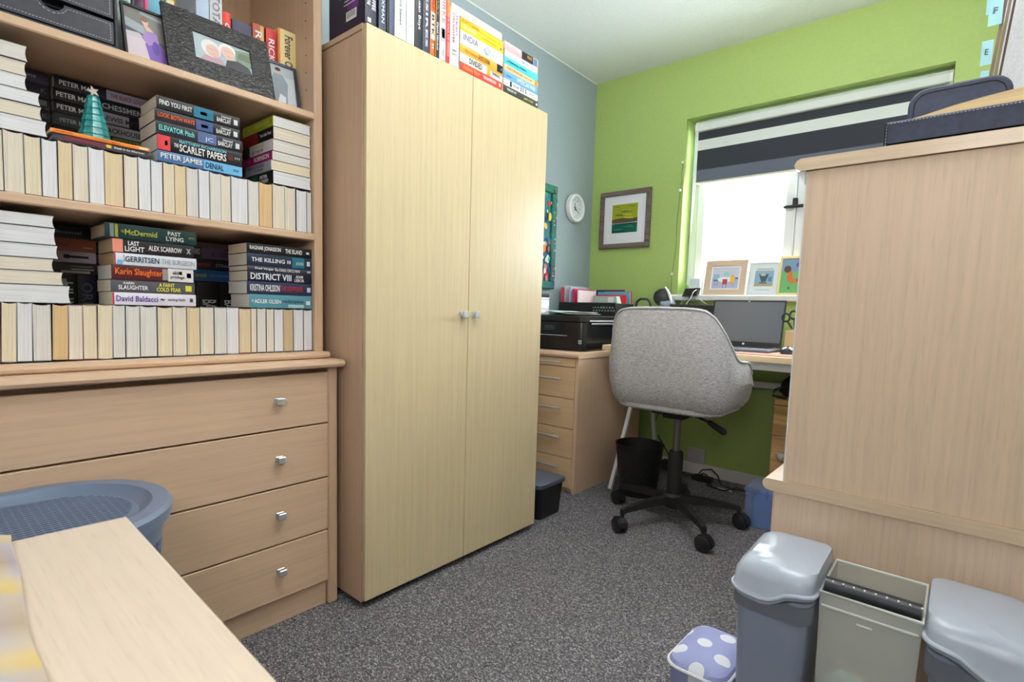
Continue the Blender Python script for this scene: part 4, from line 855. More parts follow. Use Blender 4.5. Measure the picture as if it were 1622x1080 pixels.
# laptop
lpx = -.022
lp = thing('laptop', 'open laptop with a dark screen on the desk', 'laptop', (-.85, 2.75, DZ))
q = loft([[(-.905, 2.600, DZ+.002), (-.685, 2.600, DZ+.002), (-.615, 2.66, DZ+.002), (-.665, 2.86, DZ+.002), (-1.02, 2.86, DZ+.002), (-.985, 2.62, DZ+.002)]]+
         [[(x, y, DZ+.017) for x, y in ((-.905, 2.600), (-.685, 2.600), (-.615, 2.66), (-.665, 2.86), (-1.02, 2.86), (-.985, 2.62))]]) if False else box(-1.04, -.68, 2.635, 2.875, DZ+.003, DZ+.016, .004)
part('base', q, mat('silver grey laptop body', (130, 136, 150), .35, .6), lp)
part('base_underside', box(-1.038, -.682, 2.637, 2.873, DZ+.0005, DZ+.003, 0), matblack, lp)
q = nb()
for r_ in range(5):
    for k in range(13): box(-1.01+k*.0235, -.99+k*.0235, 2.745+r_*.022, 2.763+r_*.022, DZ+.0162, DZ+.0178, 0, q)
part('keyboard', q, matblack, lp, kind='stuff')
part('trackpad', box(-.89, -.79, 2.65, 2.72, DZ+.0161, DZ+.0166), mat('trackpad grey', (110, 116, 128), .3, .4), lp)
# screen panel leaning back
o = Vector((-1.042, 2.872, DZ+.018)); u = Vector((.360, 0, 0)); v = Vector((0, .055, .236)); n = u.cross(v).normalized()
q = prism([o, o+u, o+u+v, o+v], n*-.006, n*0)
sc2 = part('screen_lid', q, matblack, lp)
dimscreen = mat('switched off screen', (92, 98, 108), .22, 0, .8)
q = prism([o+u*.02+v*.09, o+u*.98+v*.09, o+u*.98+v*.965, o+u*.02+v*.965], n*.0002, n*.0012)
part('display', q, dimscreen, sc2)
q = nb(); oo = o+u*.5+v*.045
tube([oo+(u.normalized()*math.cos(a*.4)+v.normalized()*math.sin(a*.4))*.0035+n*.0006 for a in range(16)], .0015, 4, q)
lathe([(.0058, 0), (.0058, .0006)], oo, n, 16, q)
part('round_badge', q, mat('pale badge', (225, 228, 230), .4), sc2)
part('webcam', box(-.865, -.857, 2.9245, 2.926, 1.030, 1.035), paperw, sc2)
single('desk_mat', box(-.80, -.30, 2.47, 2.62, DZ+.0004, DZ+.003, .001), mat('tan brown mat', (150, 92, 66), .6), 'brown desk mat at the front right of the desk', 'mat')
ms = thing('mouse', 'dark computer mouse beside the laptop', 'mouse', (-.60, 2.72, DZ))
q = nb(); rg_ = [rrect(-.612, 2.72, .030*s, .05*s, .028*s, DZ+z) for s, z in ((.95, .0005), (1, .008), (.96, .02), (.7, .031), (.3, .036))]
part('mouse_body', loft(rg_), mat('dark grey gloss', (44, 50, 60), .2), ms)
part('scroll_wheel', cyl((-.616, 2.70, DZ+.031), (-.608, 2.70, DZ+.031), .006, 10), black, ms)
# pen pot with scissors
pp = thing('pen_pot', 'small cardboard pen pot beside the mouse', 'pot', (-.625, 2.9, DZ))
q = box(-.665, -.585, 2.86, 2.94, DZ+.0005, DZ+.105, .002)
part('pot_body', q, mat('cardboard brown', (196, 168, 128), .8), pp)
sc3 = thing('scissors', 'black handled scissors standing in the pen pot', 'scissors', (-.64, 2.9, DZ+.1))
q = nb()
for ox, oz, t2 in ((-.672, .955, 0), (-.640, .968, 1)):
    tube([(ox+.017*math.cos(a*.524), 2.895+.004*t2, oz+.020*math.sin(a*.524)) for a in range(12)], .0055, 8, q, closed=True)
    tube([(ox+.008, 2.895, oz-.018), (-.64+.01*t2, 2.895, .90)], .006, 8, q)
part('handles', q, mat('dark blue black plastic', (30, 34, 44), .4), sc3)
q = nb(); tube([(-.64, 2.895, .91), (-.625, 2.895, DZ+.106)], .004, 4, q); tube([(-.63, 2.897, .91), (-.622, 2.897, DZ+.106)], .004, 4, q)
part('blades', q, steel, sc3)
for i, (x, c_, h) in enumerate(((-.607, (210, 206, 60), .16), (-.60, (40, 60, 120), .15))):
    single('pen', cyl((x, 2.89+.02*i, DZ+.105), (x+.006, 2.89+.02*i, DZ+h-.01), .004, 8), mat('pen barrel', c_, .4), ('yellow pen', 'blue pen')[i]+' standing in the cardboard pen pot', 'pen', 'pens in the cardboard pot')
# black box (dock) behind chair and laptop, headphones, tape dispenser, small lamp head, cables
single('monitor_riser', box(-1.30, -1.03, 2.93, 3.07, DZ+.0005, 1.012, .004), matblack, 'black box on the desk behind the laptop', 'box')
single('desk_tray', box(-1.53, -1.31, 2.99, 3.07, DZ+.0005, .995, .004), matblack, 'black box under the headphones at the back of the desk', 'box')
hp = thing('headphones', 'black and white over-ear headphones resting on the black box', 'headphones', (-1.37, 3.03, 1.0))
q = nb(); lathe([(.004, -.016), (.040, -.014), (.052, -.004), (.052, .008), (.034, .018), (.004, .02)], (-1.385, 3.015, 1.055), (.35, -.9, .25), 24, q)
part('ear_cushion', q, mat('black leatherette', (24, 24, 26), .55), hp)
part('headband', tube([(-1.365, 3.0, 1.115), (-1.345, 2.995, 1.095), (-1.325, 2.99, 1.060), (-1.315, 2.988, 1.02)], [.004, .007, .009, .006], 8), mat('white plastic band', (236, 238, 242), .3), hp)
q = nb(); lathe([(.004, -.014), (.040, -.012), (.046, 0), (.040, .012), (.004, .014)], (-1.345, 3.005, 1.016), (.2, -.5, .85), 24, q)
part('ear_cup', q, mat('blue grey plastic', (120, 134, 150), .4), hp)
td = thing('tape_dispenser', 'dark looped handle of a desk tool behind the chair', 'tape dispenser', (-1.50, 3.03, .99))
part('loop_handle', tube([(-1.565, 3.03, .996), (-1.555, 3.03, 1.03), (-1.535, 3.03, 1.045), (-1.49, 3.03, 1.043), (-1.475, 3.03, 1.03), (-1.462, 3.03, .998)], .007, 8), mat('dark slate plastic', (50, 58, 74), .35), td)
lm = thing('webcam_on_stand', 'black angular device on a thin white curled cable before the sill', 'webcam', (-1.24, 3.05, 1.01))
q = loft([[(-1.285, 3.06, 1.062), (-1.20, 3.06, 1.066), (-1.20, 3.10, 1.066), (-1.285, 3.10, 1.062)], [(-1.262, 3.055, 1.108), (-1.182, 3.055, 1.112), (-1.182, 3.09, 1.112), (-1.262, 3.09, 1.108)]])
part('device_body', q, mat('dark olive black', (36, 38, 36), .3), lm)
part('device_stand', cyl((-1.24, 3.06, 1.0125), (-1.24, 3.07, 1.064), .004, 8), matblack, lm)
single('cable', tube([(-1.25, 2.97, 1.015), (-1.235, 2.97, 1.035), (-1.19, 2.97, 1.045), (-1.14, 2.97, 1.04), (-1.10, 2.97, 1.0145)], .0035, 6), mat('grey green cable', (120, 124, 100), .5), 'grey cable arching over the black box behind the laptop', 'cable')
single('cable', tube([(-1.19, 3.04, 1.10), (-1.175, 2.96, 1.085), (-1.185, 2.95, 1.05), (-1.21, 2.95, 1.0145)], .002, 6), white, 'thin white cable dropping from the black device', 'cable')

# ============================================================ UNDER THE DESK
so = thing('wall_socket', 'pale grey blank socket plate low on the green wall', 'socket', (-1.16, YF, .105))
part('plate', box(-1.213, -1.108, YF-.012, YF-.0005, .053, .158, .006, seg=3), mat('grey white plastic', (176, 178, 184), .4), so)
for x in (-1.192, -1.129): part('screw', cyl((x, YF-.014, .105), (x, YF-.011, .105), .004, 10), steel, so)
wb = thing('waste_bin', 'round black mesh waste bin under the desk', 'bin', (-1.33, 2.66, 0))
q = nb(); seg = 32
rb, rt_, hb_ = .096, .124, .262; bcx, bcy = -1.256, 2.555
prof2 = [(rb, .001), (rt_, hb_), (rt_+.003, hb_+.003), (rt_+.003, hb_+.008), (rt_-.004, hb_+.008), (rt_-.004, hb_), (rb-.004, .006), (.001, .006)]
lathe(prof2, (bcx, bcy, 0), seg=seg, bm=q)
part('bin_body', q, textured('black wire mesh', [(.45, (8, 8, 9)), (.6, (32, 32, 34))], (1, 1, 1), 220, 0, .5, kind='cells'), wb)
# cables and power strip
ps = single('power_adapter', box(-1.13, -1.02, 2.98, 3.03, .001, .03, .005), matblack, 'black power adapter brick on the carpet under the desk', 'adapter')
ps2 = single('power_adapter', box(-1.315, -1.255, 2.96, 3.01, .03, .085, .005), matblack, 'black plug hanging behind the chair column', 'adapter')
GCb = 'black cables under the desk'
def cable(pts, lab, r_=.0035, m=black): single('cable', tube(pts, r_, 6), m, lab, 'cable', GCb)
cable([(-1.40, 3.09, .20), (-1.33, 3.07, .12), (-1.26, 3.04, .05), (-1.18, 3.0, .012), (-1.08, 2.99, .034), (-1.0, 2.95, .006)], 'black cable running down the wall behind the bin')
cable([(-1.12, 3.03, .012), (-1.10, 3.06, .05), (-1.05, 3.07, .062), (-1.0, 3.04, .04), (-.97, 3.0, .006), (-.9, 2.97, .006), (-.80, 2.93, .02), (-.74, 2.90, .006)], 'black cable looping up over the adapter')
cable([(-1.13, 3.05, .006), (-1.09, 3.06, .03), (-1.06, 3.03, .035), (-1.02, 2.93, .006), (-.92, 2.90, .006), (-.86, 2.94, .03), (-.80, 2.95, .006)], 'black cable curling in front of the adapter')
single('cable', tube([(-.96, 2.93, .006), (-.90, 2.92, .010), (-.88, 2.915, .006)], .004, 6), steel, 'silver plug tip on the carpet under the desk', 'cable')
single('cable', tube([(-1.40, 3.06, .72), (-1.42, 3.05, .5), (-1.39, 3.06, .36), (-1.41, 3.05, .25), (-1.40, 3.07, .10)], .003, 6), mat('grey cable', (110, 112, 114), .5), 'grey cable hanging down the wall left of the desk', 'cable')
# oak drawer unit under the desk with a dark bag
ok = thing('oak_drawers', 'small rustic oak drawer unit half hidden under the desk', 'drawers', (-.45, 2.85, 0))
part('carcass', box(-.652, -.26, 2.70, 3.03, .001, .575, .002), oak, ok)
for a, c in ((.545, .570), (.40, .541), (.22, .396), (.03, .216)):
    d = part('drawer_front', box(-.648, -.264, 2.690, 2.702, a, c, .002), oak, ok)
    if c < .5:
        q = nb(); lathe([(.005, 0), (.005, .012), (.015, .016), (.018, .025), (.012, .034), (.002, .036)], (-.60 if a < .39 else -.60, 2.690, (a+c)/2+.0), (0, -1, 0), 16, q)
        part('knob', q, steel, d, 'round metal knob')
bg_ = thing('black_bag', 'soft black bag lying on the oak drawer unit', 'bag', (-.5, 2.84, .576))
q = nb(); rings = []
for z, s in ((.577, .80), (.60, 1.0), (.65, .95), (.69, .7), (.715, .35)):
    rings.append([(-.49+(.165*s)*math.cos(a*.393)*(1+.06*math.sin(3*a)), 2.82+(.11*s)*math.sin(a*.393), z+.004*math.sin(2*a)) for a in range(16)])
part('bag_body', loft(rings), textured('black nylon', [(.3, (18, 18, 22)), (.7, (34, 34, 40))], nscale=12, rough=.6, bump=.6, bdist=.01), bg_)
part('bag_strap', tube([(-.60, 2.73, .64), (-.655, 2.71, .61), (-.66, 2.70, .585), (-.60, 2.70, .578)], .006, 6), matblack, bg_)
# blue storage box
bx_ = thing('storage_box', 'clear plastic box with blue contents on the carpet by the cabinet', 'box', (-.60, 2.62, 0))
clearb = seethrough('clear blue plastic', (150, 180, 230), .35, .15)
q = nb(); x0, x1, y0, y1 = -.695, -.46, 2.50, 2.675
for a in ((x0, x0+.003, y0, y1), (x1-.003, x1, y0, y1), (x0, x1, y0, y0+.003), (x0, x1, y1-.003, y1)): box(a[0], a[1], a[2], a[3], .001, .165, 0, q)
box(x0, x1, y0, y1, .001, .004, 0, q)
part('box_walls', q, clearb, bx_)
q = nb(); box(x0-.006, x1+.006, y0-.006, y1+.006, .165, .182, .003, q)
for x in (x0+.03, x0+.09): box(x, x+.006, y0-.009, y0, .14, .182, .001, q)
part('lid', q, clearb, bx_)
single('blue_packs', box(x0+.03, x1-.012, y0+.012, y1-.012, .005, .135, .004), mat('royal blue plastic', (60, 90, 190), .4), 'royal blue packs inside the clear storage box', 'packs')

# ============================================================ OFFICE CHAIR
fab = textured('heathered light grey fabric', [(.34, (140, 139, 143)), (.5, (174, 172, 175)), (.68, (204, 203, 206))], (1, 1, 7), 80, 3, .9, bump=.2, bdist=.001, spec=.2)
oc = thing('office_chair', 'light grey fabric swivel tub chair on black castors', 'chair', (-.965, 2.30, 0))
HX, HY = -.950, 2.30
# U shaped shell path: right arm front -> back -> left arm front; outer half width .300
def upath(n=64):
    P = []; wv_, rr_, yb, yf = .279, .12, 2.065, 2.425
    L1 = yf-(yb+rr_); La = rr_*math.pi/2; Lb = 2*(wv_-rr_); T_ = 2*L1+2*La+Lb
    for i in range(n+1):
        s = T_*i/n
        if s <= L1: p = (HX+wv_, yf-s); nn = (1, 0)
        elif s <= L1+La: a = (s-L1)/rr_; p = (HX+wv_-rr_+rr_*math.cos(a), yb+rr_-rr_*math.sin(a)); nn = (math.cos(a), -math.sin(a))
        elif s <= L1+La+Lb: d = s-L1-La; p = (HX+wv_-rr_-d, yb); nn = (0, -1)
        elif s <= L1+2*La+Lb: a = (s-L1-La-Lb)/rr_; p = (HX-wv_+rr_-rr_*math.sin(a), yb+rr_-rr_*math.cos(a)); nn = (-math.sin(a), -math.cos(a))
        else: p = (HX-wv_, yb+rr_+(s-L1-2*La-Lb)); nn = (-1, 0)
        P.append((p, nn, s/T_, abs(s-T_/2)))
    return P, T_
PTH, TT = upath()
def topz(d):   # height of the rim against distance from the middle of the back
    T_ = ((0, .984), (.10, .983), (.15, .980), (.19, .972), (.225, .944), (.26, .898), (.30, .848), (.335, .812), (.37, .788), (.41, .774), (.47, .768), (.60, .762), (.9, .75))
    for (a, x), (b_, y) in zip(T_, T_[1:]):
        if d <= b_: f = (d-a)/(b_-a); return x+(y-x)*f
    return .75
rings = []
for (p, nn, f, d) in PTH:
    x, y = p; nx, ny = nn; zt = topz(d); zb0 = .553
    fr = max(0, (d-(TT/2-.07))/.07)              # round the arm fronts
    zt -= .05*fr**2
    def q_(o, z): return (x+nx*o, y+ny*o, z)
    lean = .03*max(0, 1-d/.30)
    def bk(z): return -lean*(z-.55)/.43*-1
    rings.append([q_(-.11, zb0-.010), q_(-.065, zb0-.008), q_(-.038, zb0+.006), q_(-.016, zb0+.038), q_(0, zb0+.11), q_(.004+bk(.8)*.5, zb0+(zt-zb0)*.55), q_(-.006+bk(zt), zt-.03), q_(-.012+bk(zt), zt-.008), q_(-.026+bk(zt), zt), q_(-.042+bk(zt), zt-.010), q_(-.050, zt-.05), q_(-.055, .66), q_(-.055, .60)])
shell = nb()
V = [[shell.verts.new(p) for p in r_] for r_ in rings]
for a, c in zip(V, V[1:]):
    for i in range(len(a)): shell.faces.new((a[i], a[(i+1) % len(a)], c[(i+1) % len(a)], c[i]))
shell.faces.new(V[0]); shell.faces.new(V[-1][::-1])
bmesh.ops.transform(shell, matrix=Matrix.Identity(4), verts=shell.verts)
sh_ = part('shell', shell, fab, oc, 'upholstered back and arms')
pip = []
for (p, nn, f, d), r_ in zip(PTH, rings): pip.append(Vector(r_[7])+Vector((nn[0]*.002, nn[1]*.002, .002)))
part('piping', tube(pip, .0042, 6), mat('silvery grey piping', (196, 198, 202), .7), sh_)
cut = [0, len(PTH)-1]
# seat cushion and underside
q = nb()
bp = [p for (p, nn, f, d) in PTH]; sc0 = Vector((HX, 2.28))
ringf = lambda k, z, e: [((x-HX)*k+HX, (y-2.28)*k+2.28+e, z) for x, y in bp]
loft([ringf(.80, .540, 0), ringf(.84, .548, 0), ringf(.84, .60, 0), ringf(.80, .655, .004), ringf(.66, .672, .006)], q)
part('seat_cushion', q, fab, oc)
q = box(HX-.09, HX+.09, HY-.10, HY+.10, .512, .541, .006); box(HX-.05, HX+.05, HY-.06, HY+.06, .49, .515, .006, q)
part('tilt_mechanism', q, matblack, oc)
q = nb(); tube([(HX+.05, HY-.01, .520), (HX+.10, HY-.02, .507), (HX+.145, HY-.025, .496)], .006, 8, q); tube([(HX+.145, HY-.025, .497), (HX+.16, HY-.028, .490), (HX+.215, HY-.035, .465), (HX+.225, HY-.037, .460)], [.009, .013, .015, .010], 10, q)
part('height_lever', q, matblack, oc)
part('gas_lift', cyl((HX, HY, .30), (HX, HY, .50), .0155, 16), mat('dull steel', (120, 122, 126), .3, .9), oc)
q = nb(); lathe([(.030, .128), (.033, .15), (.033, .325), (.028, .335), (.017, .336)], (HX, HY, 0), seg=20, bm=q)
part('column_cover', q, matblack, oc)
q = nb(); lathe([(.016, .070), (.040, .075), (.046, .10), (.046, .128), (.034, .140)], (HX, HY, 0), seg=24, bm=q)
part('hub', q, matblack, oc)
for k, ang in enumerate((246, 318, 30, 102, 174)):
    a = R(ang); d = Vector((math.cos(a), math.sin(a), 0)); s = Vector((-d.y, d.x, 0)); ctr = Vector((HX, HY, 0))
    rr2 = []
    for t_, z, w_, h in ((.03, .115, .019, .020), (.15, .112, .016, .017), (.27, .098, .012, .012), (.292, .090, .012, .012)):
        c_ = ctr+d*t_+Vector((0, 0, z)); rr2.append([c_+s*w_-Vector((0, 0, h)), c_+s*w_*.8+Vector((0, 0, h*.8)), c_-s*w_*.8+Vector((0, 0, h*.8)), c_-s*w_-Vector((0, 0, h))])
    q = loft(rr2); cyl(ctr+d*.287+Vector((0, 0, .095)), ctr+d*.287+Vector((0, 0, .060)), .009, 8, q)
    lg = part('leg', q, matblack, oc)
    wa = Vector((math.cos(R((60, 84, 70, 30, 66)[k])), math.sin(R((60, 84, 70, 30, 66)[k])), 0))
    base = ctr+d*.300+Vector((0, 0, .0335)); q = nb()
    for sg in (-1, 1):
        lathe([(.004, 0), (.028, .001), (.033, .005), (.033, .019), (.028, .022), (.004, .023)], base+wa*(.003*sg), wa*sg, 20, q)
    rc_ = []
    for t2 in range(7):
        b_ = R(-10+t2*32); rad = .039
        v_ = wa.cross(Vector((0, 0, 1))); pnt = base+v_*rad*math.cos(b_)*-1+Vector((0, 0, rad*math.sin(b_)))
        rc_.append([pnt-wa*.014, pnt+wa*.014, pnt+wa*.014+(base-pnt)*.12, pnt-wa*.014+(base-pnt)*.12])
    loft(rc_, q)
    part('castor', q, mat('black castor plastic', (28, 28, 30), .4), lg)

# ============================================================ RIGHT CABINET
CY = 1.40
cb_ = thing('side_cabinet', 'tall pinkish beech cabinet seen from its side, with a stepped ledge', 'cabinet', (-.05, 1.8, 0))
XB2 = .405; CYb = 2.30
part('base_unit', box(-.322, XB2, CY+.002, CYb, 0, .524, .001), cab_wood, cb_)
part('front_edge_strip', box(-.3255, -.3218, CY+.004, CYb, 0, .523), wood_z, cb_)
pr1 = [(XB2, .525), (-.330, .525), (-.343, .528), (-.349, .535), (-.350, .545), (-.346, .552), (-.338, .5545), (XB2, .5545)]
part('ledge', loft([[(x, CY-.004, z) for x, z in pr1], [(x, CYb, z) for x, z in pr1]]), cab_wood_x, cb_)
part('upper_unit', box(-.303, XB2, CY+.001, CYb-.02, .555, 1.291, .001), cab_wood, cb_)
part('upper_edge_strip', box(-.3068, -.3028, CY+.004, CYb-.02, .556, 1.290), white, cb_, 'pale front edge')
pr2 = [(XB2, 1.2925), (-.318, 1.2925), (-.327, 1.297), (-.331, 1.306), (-.327, 1.315), (-.318, 1.3205), (XB2, 1.3205)]
part('top', loft([[(x, CY-.006, z) for x, z in pr2], [(x, CYb, z) for x, z in pr2]]), cab_wood_x, cb_)
part('corbel', loft([[(-.3075, CY+.001, 1.2922), (-.325, CY+.001, 1.2922), (-.3075, CY+.001, 1.262)], [(-.3075, CYb-.02, 1.2922), (-.325, CYb-.02, 1.2922), (-.3075, CYb-.02, 1.262)]]), white, cb_, 'pale sloping strip under the top')
# leather tray with bamboo board
ty = thing('leather_tray', 'navy leather tray with white stitching on top of the cabinet', 'tray', (.0, 1.55, 1.3215))
tx0, tx1, ty0, ty1, tz0, tz1 = -.162, .20, CY+.004, 1.66, 1.321, 1.372
q = nb(); box(tx0, tx1, ty0, ty0+.008, tz0, tz1, .002, q); box(tx0, tx1, ty1-.008, ty1, tz0, tz1, .002, q); box(tx0, tx0+.008, ty0, ty1, tz0, tz1, .002, q); box(tx1-.008, tx1, ty0, ty1, tz0, tz1, .002, q); box(tx0, tx1, ty0, ty1, tz0, tz0+.006, 0, q)
part('tray_walls', q, navy_l, ty)
q = nb(); stitches([(tx0+.004, ty0-.0004, tz0+.002), (tx0+.004, ty0-.0004, tz1-.004), (tx1-.004, ty0-.0004, tz1-.004)], .0007, q, .006, .62)
part('stitching', q, stitch, ty, kind='stuff')
bamboo = wood('bamboo', (226, 198, 150), 0, .5, .08)
q = nb(); rg_ = []
for x, z in ((-.140, 1.373), (-.10, 1.379), (-.05, 1.389), (0.0, 1.396), (.06, 1.402), (.14, 1.409), (.19, 1.413)):
    rg_.append([(x, ty0+.010, 1.345), (x, ty0+.010, z-.002), (x, ty1-.03, z+.010), (x, ty1-.03, 1.345)])
part('', loft(rg_, q), bamboo) if False else None
single('bamboo_board', loft(rg_), bamboo, 'pale bamboo board lying tilted in the navy leather tray', 'board')
lc = thing('leather_case', 'dark navy rounded leather case standing behind the tray', 'case', (-.05, 1.72, 1.3215))
def rrxz(x0, x1, z0, z1, r_, y, n=6):
    P = []
    for cx_, cz_, a0 in ((x1-r_, z1-r_, 0), (x0+r_, z1-r_, 90)):
        for k in range(n+1):
            a = R(a0+90*k/n); P.append((cx_+r_*math.cos(a), y, cz_+r_*math.sin(a)))
    return P+[(x0, y, z0), (x1, y, z0)]
Yc = 1.70
q = loft([rrxz(-.146, .040, 1.3215, 1.526, .035, Yc+.004), rrxz(-.151, .045, 1.3215, 1.531, .04, Yc+.009), rrxz(-.151, .045, 1.3215, 1.531, .04, Yc+.026), rrxz(-.146, .040, 1.3215, 1.526, .035, Yc+.03)])
# the case leans a little: its right end lower
part('case_body', q, navy_l, lc)
q = nb(); tube([Vector(p)+Vector((0, -.001, 0)) for p in rrxz(-.139, .033, 1.33, 1.519, .030, Yc+.004)], .0012, 5, q)
part('seam', q, mat('black thread', (14, 16, 24), .6), lc)
# white canvas panel, leaning frames and index tabs behind
cv = thing('white_canvas', 'large white canvas panel standing on the cabinet at the right', 'canvas', (.2, 1.95, 1.32))
q = loft([[(.016, 1.93, 1.3215), (.40, 1.93, 1.3215), (.40, 1.96, 1.3215), (.016, 1.96, 1.3215)], [(.020, 1.93, 2.1), (.40, 1.93, 2.1), (.40, 1.96, 2.1), (.020, 1.96, 2.1)]])
part('canvas_sheet', q, textured('white canvas weave', [(.3, (206, 212, 222)), (.7, (222, 226, 232))], nscale=160, rough=.85, bump=.5, bdist=.002), cv)
for i, (xa, xb, w_, c_) in enumerate(((-.021, .005, .007, (110, 90, 76)), (-.012, .0135, .006, (150, 136, 120)), (-.003, .0225, .005, (90, 72, 60)))):
    q = loft([[(xa, 1.865+.018*i, 1.3215), (xa+w_, 1.865+.018*i, 1.3215), (xa+w_, 1.88+.018*i, 1.3215), (xa, 1.88+.018*i, 1.3215)], [(xb+.03, 1.865+.018*i, 2.05), (xb+.03+w_, 1.865+.018*i, 2.05), (xb+.03+w_, 1.88+.018*i, 2.05), (xb+.03, 1.88+.018*i, 2.05)]])
    single('wooden_strip', q, mat('dark wood edge', c_, .6), ('dark brown thin wooden strip nearest the lettered index tabs', 'pale brown thin wooden strip in the middle before the white canvas', 'darkest thin wooden strip beside the white canvas')[i], 'strip', 'thin wooden strips before the white canvas')
tabm = mat('pale cyan card', (146, 196, 206), .6)
for lab, s, x0, x1, z0, z1, y in (('pale blue index tab lettered F on the wooden strips', 'F', -.014, .0125, 1.706, 1.772, 1.858), ('pale blue index tab lettered E below the F tab', 'E', -.021, .001, 1.612, 1.672, 1.860), ('pale blue index tab lettered C half behind the F tab', 'C', -.020, .012, 1.738, 1.80, 1.8635), ('pale blue index tab at the foot of the wooden strips', '', -.018, -.002, 1.560, 1.598, 1.860)):
    t = thing('index_tab', lab, 'tab', ((x0+x1)/2, y, z0), 'pale blue index tabs on the wooden strips')
    part('card', box(x0, x1, y, y+.001, z0, z1), tabm, t)
    if s: letters(t, s, (x0+(x1-x0)*.30, y-.0004, z0+(z1-z0)*.42), ((x1-x0)*.32, 0, -.001), (.0006, 0, (z1-z0)*.24), mat('pen ink', (60, 70, 90), .6))

# ============================================================ RECYCLING BINS
binm = mat('silver grey bin plastic', (140, 150, 172), .32, 0, .6)
binl = mat('pale silver bin lid', (172, 182, 198), .28, 0, .6)
binb = mat('darker grey band', (110, 116, 128), .4)
frost = seethrough('frosted milky plastic', (240, 244, 238), .32, .3)
def waste(x0, x1, lab, flip, zr=.385):
    t = thing('recycling_bin', lab, 'bin', ((x0+x1)/2, 1.265, 0), 'grey bins before the cabinet')
    cx_, hx = (x0+x1)/2, (x1-x0)/2; y0, y1 = 1.150, 1.385; cy2, hy = (y0+y1)/2, (y1-y0)/2
    part('bin_body', loft([rrect(cx_, cy2-.004, hx-.020, hy-.022, .025, .001), rrect(cx_, cy2, hx-.009, hy-.008, .028, zr-.055), rrect(cx_, cy2, hx-.004, hy-.004, .03, zr-.052), rrect(cx_, cy2, hx-.003, hy-.003, .03, zr-.004)]), [binm], t)
    part('upper_band', loft([rrect(cx_, cy2, hx-.002, hy-.002, .03, zr-.050), rrect(cx_, cy2, hx-.001, hy-.001, .03, zr-.012)]), binb, t, 'darker grey upper band')
    # domed lid with a wavy lower edge on the camera side
    base = rrect(cx_, cy2, hx, hy, .032, 0, 6)
    def wave(x, y):
        f = (x-x0)/(x1-x0); f = 1-f if flip else f
        if y > cy2: return 0
        s_ = 1/(1+math.exp(-(f-.62)*16)); return -.018+.022*s_-.01*math.sin(f*math.pi)*(1-s_)
    den = []
    for a, c in zip(base, base[1:]+base[:1]):
        n = 6 if math.dist(a, c) > .04 else 1
        for k in range(n): den.append((a[0]+(c[0]-a[0])*k/n, a[1]+(c[1]-a[1])*k/n))
    ax = x0 if flip else x1                       # the inner side stays upright, the dome falls away outwards
    def rg(o, dz, k, sx_=1, sy_=1): return [((ax+(x-ax)*(sx_+.012) if sx_ < .99 else cx_+(x-cx_)*sx_), cy2+.004*(1-sy_)/.1+(y-cy2)*sy_, zr+dz+wave(x, y)*k) for x, y in den]
    part('lid', loft([rg(0, -.002, 1, 1.0, 1.0), rg(0, .010, .9, 1.03, 1.02), rg(0, .013, .8, 1.0, 1.0), rg(0, .030, .35, .975, .98), rg(0, .044, .1, .92, .92), rg(0, .052, 0, .84, .84), rg(0, .056, 0, .55, .6)]), binl, t)
    q = tube([Vector((cx_+(x-cx_)*1.03, cy2+(y-cy2)*1.022, zr+.008+wave(x, y)*.95)) for x, y in den], .0035, 6, closed=True)
    part('lid_lip', q, binl, t)
    return t
waste(-.338, -.182, 'grey plastic recycling bin with domed lid, left of the pair', False)
waste(-.006, .158, 'grey plastic recycling bin with domed lid at the right edge', True, .378)
mc = thing('frosted_caddy', 'frosted plastic container between the two grey bins', 'container', (-.092, 1.26, 0))
x0, x1 = -.177, -.011
q = nb()
# front, back, sides as thin walls; the front top edge sits lower
for pts, nv in (([(x0, 1.196, .402), (x1, 1.196, .402), (x1-.01, 1.190, .002), (x0+.01, 1.190, .002)], (0, .003, 0)),
                ([(x0, 1.385, .400), (x1, 1.385, .400), (x1-.01, 1.375, .002), (x0+.01, 1.375, .002)], (0, -.003, 0)),
                ([(x0, 1.196, .402), (x0, 1.385, .400), (x0+.01, 1.375, .002), (x0+.01, 1.190, .002)], (.003, 0, 0)),
                ([(x1, 1.196, .402), (x1, 1.385, .400), (x1-.01, 1.375, .002), (x1-.01, 1.190, .002)], (-.003, 0, 0))):
    prism(pts, (0, 0, 0), nv, q)
part('container_walls', q, frost, mc)
q = nb(); tube([(x0, 1.196, .403), (x1, 1.196, .403), (x1, 1.385, .401), (x0, 1.385, .401)], .003, 6, q, closed=True)
box(x0+.004, x1-.004, 1.192, 1.196, .374, .379, .001, q); box(-.112, -.085, 1.191, 1.195, .358, .362, .001, q)
part('rim', q, mat('milky plastic rim', (214, 220, 214), .35), mc)
part('base', box(x0+.012, x1-.012, 1.189, 1.373, .002, .006), mat('milky plastic rim', (214, 220, 214), .35), mc)
ro = thing('black_roller', 'black bar with white specks lying across the frosted container', 'roller', (-.094, 1.225, .36))
part('bar', cyl((x0+.004, 1.228, .405), (x1-.004, 1.228, .405), .018, 20), mat('satin black rubber', (30, 32, 40), .45), ro)
q = nb()
for k in range(9): cyl((x0+.018+.018*k, 1.219, .420), (x0+.018+.018*k, 1.2185, .4212), .0018, 8, q)
part('speck', q, paperw, ro, kind='stuff')
single('cleaning_cloth_roll', tube([(-.118, 1.25, .02), (-.122, 1.245, .20), (-.122, 1.245, .215)], [.040, .040, .028], 16), mat('pale mint cloth', (170, 206, 200), .9), 'pale mint roll inside the frosted container', 'roll')
